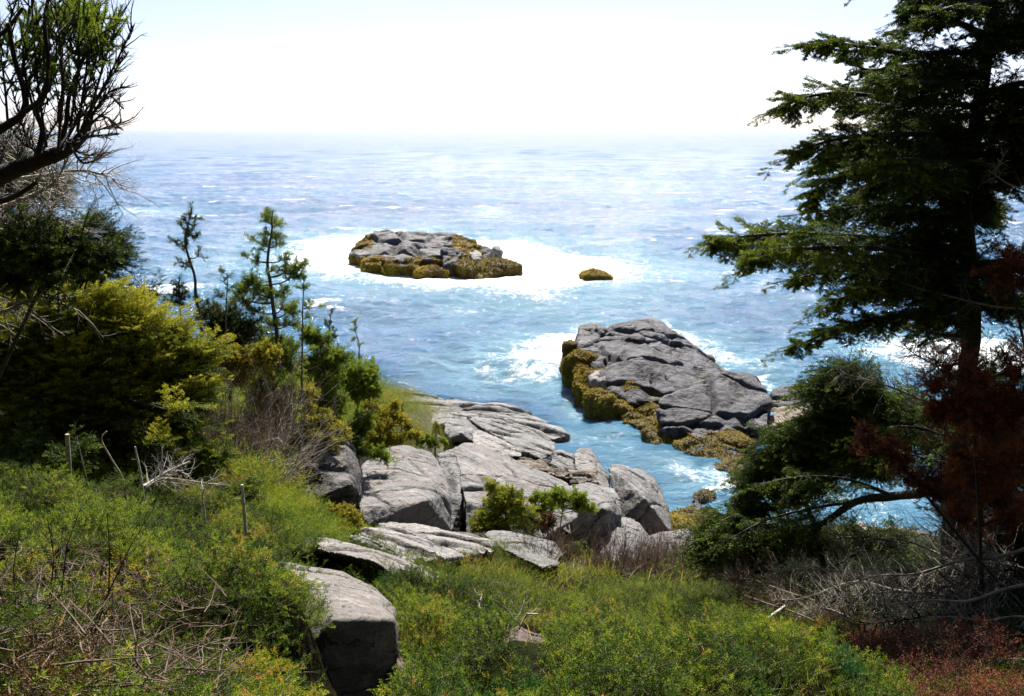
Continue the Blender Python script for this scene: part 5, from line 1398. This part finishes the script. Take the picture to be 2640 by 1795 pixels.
def tufts(bag, bw, p, k, L, n, nl, nw, spread, tint, tv, lift=0.6, seed=0, hn=0.06):
    """k shoots fanned round each tuft point"""
    N = len(p); s = np.maximum(1.0, p[:, 1] / 6.0)
    nn = TN(p[:, 0], p[:, 1])
    d = norm(nn[:, None] * lift + R.normal(size=(N, k, 3)) * np.array([1, 1, 0.35]) * 0.6)
    q = p[:, None] + d * 0.02 + R.normal(size=(N, k, 3)) * np.array([spread, spread, 0]) * s[:, None, None]
    hh = hn * np.clip(0.5 + 2.8 * fbm(p * 2.6, 2, 90 + seed), 0, 3)
    q[..., 2] += np.maximum(hh, 0)[:, None] * (0.55 + 0.45 * R.random((N, k)))
    ll = L * R.uniform(0.5, 1.2, (N, k)) * s[:, None]
    t = tint + 0.4 * fbm(p * 1.1, 3, 95 + seed) + 0.6 * fbm(p * 4.5, 2, 99 + seed) + R.normal(size=N) * tv * 0.6
    tt = np.clip(t[:, None] + R.normal(size=(N, k)) * tv * 0.6, 0, 1).ravel()
    q, d, ll = q.reshape(-1, 3), d.reshape(-1, 3), ll.ravel()
    needles(bag, q, d, ll, n, nl, nw, tt, fan=0.9)
    P2, D2, L2, i2 = fork(q, d, ll, 4, 0.55, 0.8, 0.15, 0, 0.25, 0.4, t0=0.25, flat=False)
    needles(bag, P2, D2, L2, max(5, n // 2), nl, nw, np.clip(tt[i2] + 0.05, 0, 1), fan=0.9)
    if bw is not None: stems(bw, q - d * 0.03, d, ll * 0.8 + 0.03, 0.0016)

bag, bwd = Bag(), Bag()
pj = scatter(80000, -9, 3.5, 1.6, 12.5, JUN, (BOULDER,), 4.2, 1.2)
LIT = [(-400,1480),(200,1460),(480,1560),(640,1690),(640,1850),(-400,2300)]
pj = pj[~(inpoly(*proj(pj)[:2], LIT) & (R.random(len(pj)) < 0.72))]
pj = pj[~np.any([inpoly(*proj(pj)[:2], q_) & (pj[:, 1] > 7) for q_ in SL], 0)]
tufts(bag, bwd, pj, 7, 0.06, 16, 0.0125, 0.0048, 0.05, 0.42, 0.18, hn=0.15, lift=0.6)
pgj = scatter(60000, -2.5, 9, 2.4, 14, GRASS, (BOULDER,), 4.5, 1.3)
pgj = pgj[~inpoly(*proj(pgj)[:2], STONE)]
pgj = pgj[fbm(pgj * 0.8, 3, 33) > -0.25]
SHP = [(1340,1455),(1560,1430),(1850,1420),(1920,1520),(1600,1555),(1380,1550)]
pgj = pgj[~(inpoly(*proj(pgj)[:2], SHP) & (R.random(len(pgj)) < 0.8))]
pgj = pgj[~np.any([inpoly(*proj(pgj)[:2], q_) & (pgj[:, 1] > 7) for q_ in SL], 0)]
tufts(bag, bwd, pgj, 6, 0.065, 14, 0.0125, 0.0048, 0.05, 0.42, 0.22, seed=9, lift=0.6, hn=0.11)
pm = scatter(9000, -4.5, -0.5, 8.2, 13.5, MOUND, (), 9, 1)
tufts(bag, None, pm, 6, 0.075, 10, 0.013, 0.007, 0.06, 0.42, 0.12, hn=0.12, seed=4)
UND = [(540,960),(640,930),(760,960),(860,980),(960,1020),(1090,1060),(1130,1120),(1100,1165),(1000,1165),(935,1190),(880,1120),(770,1140),(740,1270),(640,1340),(520,1260)]
pu = scatter(44000, -8, -0.5, 10, 36, UND, (), 40, 1)
pu = pu[fbm(pu * 0.45, 3, 44) > -0.1]
tufts(bag, None, pu, 5, 0.085, 8, 0.016, 0.010, 0.08, 0.6, 0.2, hn=0.2, seed=12)
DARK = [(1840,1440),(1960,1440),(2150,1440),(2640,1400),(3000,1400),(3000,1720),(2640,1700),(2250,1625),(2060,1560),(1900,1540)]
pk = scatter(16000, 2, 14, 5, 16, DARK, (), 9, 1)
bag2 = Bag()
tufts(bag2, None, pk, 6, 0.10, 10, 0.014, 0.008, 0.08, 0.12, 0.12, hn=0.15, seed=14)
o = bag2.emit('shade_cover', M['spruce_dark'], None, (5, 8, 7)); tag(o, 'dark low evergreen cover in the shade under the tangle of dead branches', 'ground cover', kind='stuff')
# cover that hangs over the left side of the nearest boulder
u = R.uniform(690, 800, 500); pe = P(u, 1470 + (u - 690) * 0.9 + R.uniform(-10, 70, 500), R.uniform(4.9, 5.4, 500))
pe = pe[pe[:, 2] < TZ(pe[:, 0], pe[:, 1]) + 0.25]
o = bag.emit('juniper_cover', M['juniper'], None, (-2, 6, 9)); tag(o, 'dense green juniper mat spreading over the left slope and around the nearest boulder', 'ground cover', kind='stuff')
o = bwd.emit('juniper_stem_litter', M['twig_brown'], None, (-2, 6, 9)); tag(o, 'thin brown stems under the juniper mat', 'ground cover', kind='stuff')

def blades(bag, p, L, wd, tint, tv, lean=0.35, seed=0, up=1.0):
    N = len(p); s = np.maximum(1, p[:, 1] / 7.0)
    a = R.random(N) * 2 * PI
    side = np.stack([np.cos(a), np.sin(a), 0 * a], -1)
    ln = (L * R.uniform(0.45, 1.25, N) * s)[:, None]
    b = norm(np.stack([R.normal(size=N) * lean + 0.12, R.normal(size=N) * lean, np.full(N, up)], -1))
    bend = np.stack([R.normal(size=N), R.normal(size=N), -0.35 * np.ones(N)], -1) * 0.35
    w = (wd * R.uniform(0.6, 1.2, N) * s)[:, None] * side
    m1 = p + b * ln * 0.5 + bend * ln * 0.22; tip = p + b * ln + bend * ln
    V = np.stack([p - w, p + w, m1 + w * 0.8, m1 - w * 0.8, tip], 1).reshape(-1, 3)
    k = np.arange(N)[:, None] * 5
    t = tint + 0.55 * fbm(p * 0.9, 3, 70 + seed) + R.normal(size=N) * tv
    bag.add(V, k + np.array([[0, 1, 2, 3]]), np.repeat(np.clip(t, 0, 1), 5))
    bag.T.append(k + np.array([[3, 2, 4]]) + (bag.n - len(V)))
bag = Bag()
pg = scatter(170000, -2.5, 9, 2.4, 17, GRASS, (BOULDER,), 5.5, 1.3)
pg = pg[~inpoly(*proj(pg)[:2], STONE)]; pg = pg[~(inpoly(*proj(pg)[:2], [(1340,1455),(1560,1430),(1850,1420),(1920,1520),(1600,1555),(1380,1550)]) & (R.random(len(pg)) < 0.6))]
blades(bag, pg, 0.125, 0.0026, 0.42, 0.2, 0.5)
pd = scatter(2600, -2.5, 9, 2.4, 15, GRASS, (BOULDER,), 5.5, 1.0)
blades(bag, pd, 0.24, 0.0016, 0.95, 0.08, 0.6, seed=2)
pj2 = scatter(20000, -8, 4, 1.6, 11, JUN, (BOULDER,), 4.0, 1.2)
pj2 = pj2[fbm(pj2 * 1.3, 3, 12) > 0.08]
blades(bag, pj2, 0.2, 0.0022, 0.95, 0.12, 0.9, seed=3, up=0.6)
pgs = scatter(16000, -3.5, 5, 10, 20, [(760,1330),(1000,1390),(1200,1430),(1440,1440),(1560,1440),(1600,1500),(1100,1500),(760,1430)], (), 12, 1)
pgs = pgs[fbm(pgs * 0.9, 3, 19) > -0.02]
blades(bag, pgs, 0.11, 0.004, 0.62, 0.15, 0.5, seed=5)
o = bag.emit('grass', M['grass'], None, (2, 7, 8)); tag(o, 'yellow green grass covering the dip between boulders and dark spruces', 'grass', kind='stuff')
bag, bwd = Bag(), Bag()
ph = scatter(20000, 0.8, 9, 2.6, 11, HEATH, (), 4.2, 1.2)
tufts(bag, bwd, ph, 6, 0.075, 9, 0.010, 0.0045, 0.05, 0.5, 0.16, seed=7)
phj = scatter(7000, 0.8, 9, 2.6, 11, HEATH, (), 4.2, 1.2); phj = phj[fbm(phj * 1.2, 3, 8) > 0.05]
bag3 = Bag(); tufts(bag3, None, phj, 6, 0.085, 14, 0.0125, 0.0045, 0.05, 0.4, 0.16, seed=15)
o = bag3.emit('juniper_cover', M['juniper'], None, (4, 5, 9)); tag(o, 'green juniper patches mixed into the red heath at the lower right', 'ground cover', kind='stuff')
o = bag.emit('heath', M['heath'], None, (4, 5, 9)); tag(o, 'low dark red heath carpet in the lower right corner', 'ground cover', kind='stuff')
o = bwd.emit('heath_stems', M['twig_dark'], None, (4, 5, 9)); tag(o, 'dark stems under the red heath', 'ground cover', kind='stuff')

# dry stems and litter in the lower left corner
bwd = Bag(); segs, tips = [], []
LIT = [(-400,1500),(200,1480),(480,1560),(640,1680),(640,1850),(-400,2300)]
pl = scatter(4000, -3.5, 0.2, 1.5, 5.5, LIT, (), 3.0, 1.0)
for q in pl[:900]:
    a = R.random() * 6.28
    grow(segs, tips, q + UP * R.uniform(0.05, 0.26), np.array([math.cos(a), math.sin(a), R.uniform(0, 0.7)]), R.uniform(0.06, 0.30), 0.0038, 1, kids=2, spread=0.6, wob=0.14, up=0.0)
pq = scatter(9000, -3.5, 0.2, 1.5, 5.5, LIT, (BOULDER,), 3.0, 1.0); pq = pq[fbm(pq * 1.5, 3, 27) > -0.05]
bq = Bag(); tufts(bq, None, pq, 5, 0.08, 12, 0.012, 0.004, 0.05, 0.35, 0.2, seed=21, hn=0.12)  # dark brown tufts, also standing in for the shade over this corner
o = bq.emit('withered_shade_cover', M['withered'], None, (-1.5, 3.2, 10)); tag(o, 'withered brown ground cover, kept dark as painted shade, between the dry stems in the lower left corner', 'ground cover', kind='stuff')
segs_to(bwd, segs, 4)
o = bwd.emit('dry_stem_litter', M['twig_brown'], None, (-1.5, 3.2, 10)); tag(o, 'tangle of dry brown stems and old shoots in the lower left corner', 'litter', kind='stuff')

# ------------------------------------------------------------------ bare shrubs, dead wood
def shrub(name, label, base, h, nst, mat, group, spread=0.5, r=0.004, lev=2, kids=4, cat='shrub', wob=0.15, up=0.08):
    segs, tips = [], []
    for _ in range(nst):
        a = R.random() * 6.28; s = R.random() ** 0.5 * spread
        grow(segs, tips, base + np.array([math.cos(a), math.sin(a), 0]) * s * h * 0.35 - UP * 0.05, np.array([math.cos(a) * s, math.sin(a) * s, 1.0]), h * R.uniform(0.6, 1.05), r, lev, kids=kids, spread=0.5, wob=wob, up=up, shrink=0.5)
    b = Bag(); segs_to(b, segs, 3)
    o = b.emit(name, M[mat], None, base)
    return tag(o, label, cat, group)
first = {}
SHB = [(1400,1500,15),(1440,1490,15.5),(1385,1520,13.5),(1470,1505,14.5),(1520,1490,15),(1560,1500,14.5),(1610,1480,15.5),(1650,1470,15.5),(1690,1475,15.2),(1725,1470,15.5),(1760,1478,15),(1795,1485,15),(1640,1510,13.5),(1700,1515,13.2),(1750,1520,13),(1810,1520,12.8),(1850,1510,12.8),(1580,1520,13.2),(1660,1500,14.2),(1720,1500,14),(1780,1505,13.8)]
protos = []
for i, (u, v, d) in enumerate(SHB):
    b = ground_at(u, d, v)
    if i < 5:
        protos.append(shrub('bare_shrub', 'bare brown shrub of thin upright twigs in the thicket below the shore boulders', b, 0.72, 30, 'twig_brown', 'bare brown shrubs below the shore boulders', 0.8, 0.0065, 2, 5))
    else:
        o = protos[i % 5].copy(); COL.objects.link(o)
        o.location = [float(c) for c in b]; o.rotation_euler = (0, 0, R.random() * 6.28); sc = R.uniform(0.8, 1.25); o.scale = (sc, sc, sc)

def dead_limb(name, label, pts, r0, r1, twigs, tl, mat, cat='dead branch', group=None, lev=2, kids=4, up=0.0, tr=0.003, kstart=0.15):
    """a dead limb with its twigs, one mesh"""
    pts = np.asarray(pts, float); b = Bag(); n = 24
    c = catmull(pts, n); tube(b, c, np.linspace(r0, r1, n), 6, 0.5, 0.04)
    tn = norm(np.gradient(c, axis=0)); segs, tips = [], []
    for _ in range(twigs):
        k = int(n * (kstart + (1 - kstart) * R.random() * 0.98))
        w_ = norm(np.cross(tn[k], R.normal(size=3)))
        grow(segs, tips, c[k], norm(tn[k] * 0.6 + w_), tl * R.uniform(0.4, 1.2), tr, lev, kids=kids, spread=0.75, wob=0.2, up=up)
    segs_to(b, segs, 3)
    o = b.emit(name, M[mat], None, c[0])
    return tag(o, label, cat, group)
DG = 'dead branches tangled under the right spruces'
def GP(l, hgt=0.0):
    """points a little above the slope"""
    out = []
    for u, v, d, h in l:
        p = P(u, v, d); p[2] = float(TZ(p[0], p[1])) + h; out.append(p)
    return np.array(out)
dead_limb('dead_branch', 'long pale dead limb running left from the right edge through the tangle', PP([(2700,1395,6.6),(2580,1435,6.6),(2480,1445,6.7),(2360,1480,6.8),(2260,1485,6.9),(2160,1520,7.0)]), .016, .005, 46, .34, 'twig_grey', group=DG)
dead_limb('dead_branch', 'dead limb with curled lichen covered end low in the tangle at right', PP([(2700,1500,6.2),(2590,1520,6.2),(2500,1550,6.2),(2400,1548,6.3),(2300,1560,6.4)]), .016, .006, 40, .3, 'twig_grey', group=DG)
dead_limb('dead_branch', 'grey dead bough with dense fine twigs just right of the bare brown shrubs', GP([(2330,1500,8.5,.35),(2200,1500,8.6,.4),(2060,1480,8.8,.4),(1950,1470,9.0,.35),(1870,1440,9.3,.4)]), .016, .005, 60, .36, 'twig_grey', group=DG, tr=.004)
dead_limb('dead_branch', 'dead bough lying on the slope in front of the bare brown shrubs, reddish stem', PP([(2180,1635,6.6),(2120,1610,6.9),(2050,1580,7.2),(1990,1560,7.6),(1920,1535,8.0)]), .010, .004, 44, .3, 'twig_brown', group=DG)
dead_limb('dead_branch', 'sprawling grey dead bough in the middle of the tangle', GP([(2420,1540,7.4,.3),(2300,1540,7.6,.35),(2200,1530,7.8,.35),(2080,1540,8.0,.3),(1990,1530,8.2,.25)]), .014, .004, 60, .34, 'twig_grey', group=DG)
dead_limb('dead_branch', 'dark dead bough rising behind the tangle under the leaning limb', GP([(2430,1450,9.2,.3),(2320,1420,9.4,.5),(2200,1400,9.6,.55),(2090,1400,9.8,.5)]), .014, .004, 60, .4, 'twig_grey', group=DG)
dead_limb('dead_branch', 'dead bough arching above the red heath at the far right', PP([(2720,1600,5.6),(2620,1590,5.7),(2540,1600,5.8),(2450,1590,5.9),(2380,1600,6.0)]), .010, .003, 30, .26, 'twig_grey', group=DG)
for lab, l, m_, n_, tl in [
 ('grey brushy dead bough highest in the tangle under the young spruce', [(2300,1470,9.4,.5),(2200,1440,9.5,.6),(2090,1430,9.6,.6),(1990,1420,9.7,.55)], 'twig_grey', 70, .4),
 ('brownish brushy dead bough at the left end of the tangle', [(2100,1560,8.2,.2),(2020,1530,8.4,.3),(1940,1500,8.8,.35),(1880,1480,9.1,.35)], 'twig_brown', 70, .36),
 ('wide grey dead bough with drooping twigs near the right edge of the tangle', [(2680,1480,7.4,.5),(2580,1490,7.4,.6),(2480,1500,7.5,.6),(2380,1510,7.6,.5)], 'twig_grey', 80, .42),
 ('dark dead bough low in the tangle above the red heath', [(2560,1620,6.3,.2),(2440,1610,6.4,.3),(2320,1600,6.5,.3),(2200,1600,6.7,.25)], 'twig_dark', 70, .34),
 ('greenish lichened dead bough across the middle of the tangle', [(2460,1580,7.0,.35),(2350,1560,7.1,.42),(2240,1560,7.2,.42),(2130,1570,7.4,.35)], 'twig_grey', 80, .36),
 ('short grey dead bough pointing at the broken white stick', [(2200,1600,7.2,.2),(2130,1590,7.3,.28),(2070,1585,7.4,.25)], 'twig_grey', 40, .28),
 ('dark dead bough filling the shade at the far right above the heath', [(2700,1560,6.6,.4),(2600,1560,6.7,.5),(2500,1560,6.8,.5),(2400,1570,6.9,.45)], 'twig_dark', 80, .4),
 ('upper dark dead bough in the shade at the far right', [(2700,1420,7.8,.8),(2600,1400,7.9,.9),(2500,1390,8.0,.9),(2400,1390,8.1,.8)], 'twig_dark', 80, .45),
 ]:
    dead_limb('dead_branch', lab, GP(l), .012, .004, n_, tl, m_, group=DG, tr=.005)
dead_limb('dead_branch', 'thin leafless bough crossing the tall spruce trunk halfway up', PP([(2680,800,7.2),(2560,790,7.2),(2450,765,7.2),(2340,735,7.2),(2240,690,7.2),(2190,625,7.2)]), .009, .003, 26, .2, 'twig_grey', group='thin dead boughs before the tall spruce')
dead_limb('dead_branch', 'forked pale dead bough near the right edge beside the tall spruce', PP([(2720,540,6.6),(2650,495,6.6),(2600,475,6.6),(2550,440,6.6)]), .008, .003, 12, .16, 'twig_grey', group='thin dead boughs before the tall spruce')
dead_limb('dead_branch', 'bare grey bough fanning left above the dark young spruce', PP([(2480,1060,7.9),(2400,1040,7.9),(2300,1000,7.8),(2220,975,7.8),(2160,960,7.8)]), .012, .003, 50, .3, 'twig_grey', group='thin dead boughs before the tall spruce')
dead_limb('dead_branch', 'bare twiggy bough against the surf left of the tall spruce trunk', PP([(2490,930,7.9),(2430,945,7.8),(2370,920,7.7),(2330,890,7.7)]), .010, .003, 40, .28, 'twig_dark', group='thin dead boughs before the tall spruce')
dead_limb('fallen_branch', 'bleached bare branch lying at the bottom right corner', PP([(2700,1712,4.6),(2600,1700,4.6),(2560,1722,4.65),(2500,1745,4.7)]), .008, .004, 3, .1, 'driftwood', cat='branch', lev=0)
dead_limb('broken_stick', 'short broken white stick slanting out of the grass edge at right', PP([(1968,1602,7.2),(1995,1585,7.25),(2025,1564,7.3)]), .017, .014, 0, .1, 'driftwood', cat='stick')
# bleached stakes along the ridge at left
def stake(label, pts, r0, r1, tw=0, mat='driftwood', d=None):
    q = PP(pts); g = q[0].copy(); g[2] = min(g[2] - 0.05, float(TZ(g[0], g[1])) - 0.05)
    return dead_limb('dead_sapling', label, np.vstack([g, q]), r0, r1, tw, 0.14, mat, cat='dead sapling', group='dead saplings standing on the left ridge', lev=1, kids=2, tr=.003, kstart=.5)
stake('grey dead stump stem farthest left on the ridge, thick and upright', [(181,1250,7.7),(177,1185,7.7),(173,1120,7.7)], .021, .018, 0, 'twig_grey')
stake('thin grey bent stem right of the thick stump stem', [(225,1245,7.7),(210,1180,7.7),(199,1130,7.7)], .006, .003, 2, 'twig_grey')
stake('crooked grey stem leaning left with a hooked tip', [(318,1240,7.8),(285,1180,7.8),(262,1135,7.8),(275,1112,7.8)], .010, .005, 1, 'twig_grey')
stake('white forked stem at the middle of the ridge, bent to the left', [(368,1266,7.7),(360,1210,7.7),(348,1152,7.7)], .013, .007, 1)
stake('small crooked white stem left of the brightest stake', [(527,1322,7.6),(522,1280,7.6),(535,1245,7.6),(560,1232,7.6)], .009, .004, 5)
stake('brightest white stake, straight and smooth, farthest right on the ridge', [(632,1350,7.6),(628,1300,7.6),(624,1250,7.6)], .016, .012, 1)
dead_limb('dead_branch', 'bleached spreading branch lying on the ridge between the stakes', PP([(370,1255,7.9),(395,1240,8.0),(440,1212,8.1),(490,1190,8.2)]), .018, .006, 26, .3, 'driftwood', group='bleached branches on the left ridge', lev=1)
dead_limb('dead_branch', 'low bleached branch stretching right under the spreading one', PP([(372,1262,7.9),(420,1235,8.0),(490,1240,8.1),(560,1250,8.2)]), .012, .003, 26, .3, 'twig_grey', group='bleached branches on the left ridge', lev=2)
dead_limb('dead_branch', 'pale twiggy branch reaching toward the dark lichen stained boulder', PP([(630,1160,12),(680,1138,12),(720,1130,12)]), .010, .003, 14, .3, 'driftwood', group='bleached branches on the left ridge', lev=1)
dead_limb('dead_branch', 'second pale twig below it at the foot of the thicket', PP([(640,1180,12),(690,1185,12),(745,1200,12)]), .010, .003, 14, .25, 'driftwood', group='bleached branches on the left ridge', lev=1)
# dead brown brush between the big bush and the thicket
for i, (u, v, d, h, lab) in enumerate([(600,1180,12.2,1.15,'dense dead brown brush standing right of the big rounded bush'), (650,1200,12.6,0.9,'dead greyish brush left of the lichen stained boulder'), (560,1190,11.6,0.9,'dead reddish brush tucked against the big rounded bush')]):
    shrub('dead_brush', lab, ground_at(u, d, v), h * 1.7, 70, 'twig_brown' if i != 1 else 'twig_grey', 'dead brush beside the thicket', 0.85, 0.008, 3, 4, wob=0.22)
for i, (u, v, d, lab) in enumerate([(800,1080,16.5,'grey leafless twigs under the tallest conifer'), (720,1130,15.4,'bare grey shrub above the lichen stained boulder'), (1000,1110,22,'brown leafless shrub among the yellowish cover')]):
    shrub('bare_shrub', lab, ground_at(u, d, v), 0.9, 22, 'twig_grey' if i < 2 else 'twig_brown', 'leafless shrubs in the thicket', 0.8, 0.007, 2, 5, wob=0.22)
shrub('gnarled_snag', 'twisted lichen crusted dead shrub above the half buried reddish stone', hit(1320, 1640) , 0.52, 9, 'twig_grey', None, 1.0, 0.013, 3, 4, cat='dead shrub', wob=0.42, up=0.0)
# dark out-of-leaf twigs close to the viewer at left
shrub('dark_twig_shrub', 'dark leafless shrub close to the viewer at lower left, rising over the juniper', ground_at(110, 3.1, 1500), 0.62, 9, 'twig_dark', None, 0.5, 0.006, 2, 4, cat='shrub', wob=0.12)
shrub('dark_twig_shrub', 'thin dark bare shoots at the left photo edge in the juniper', ground_at(270, 3.3, 1500), 0.5, 6, 'twig_dark', None, 0.5, 0.005, 2, 4, cat='shrub', wob=0.14)
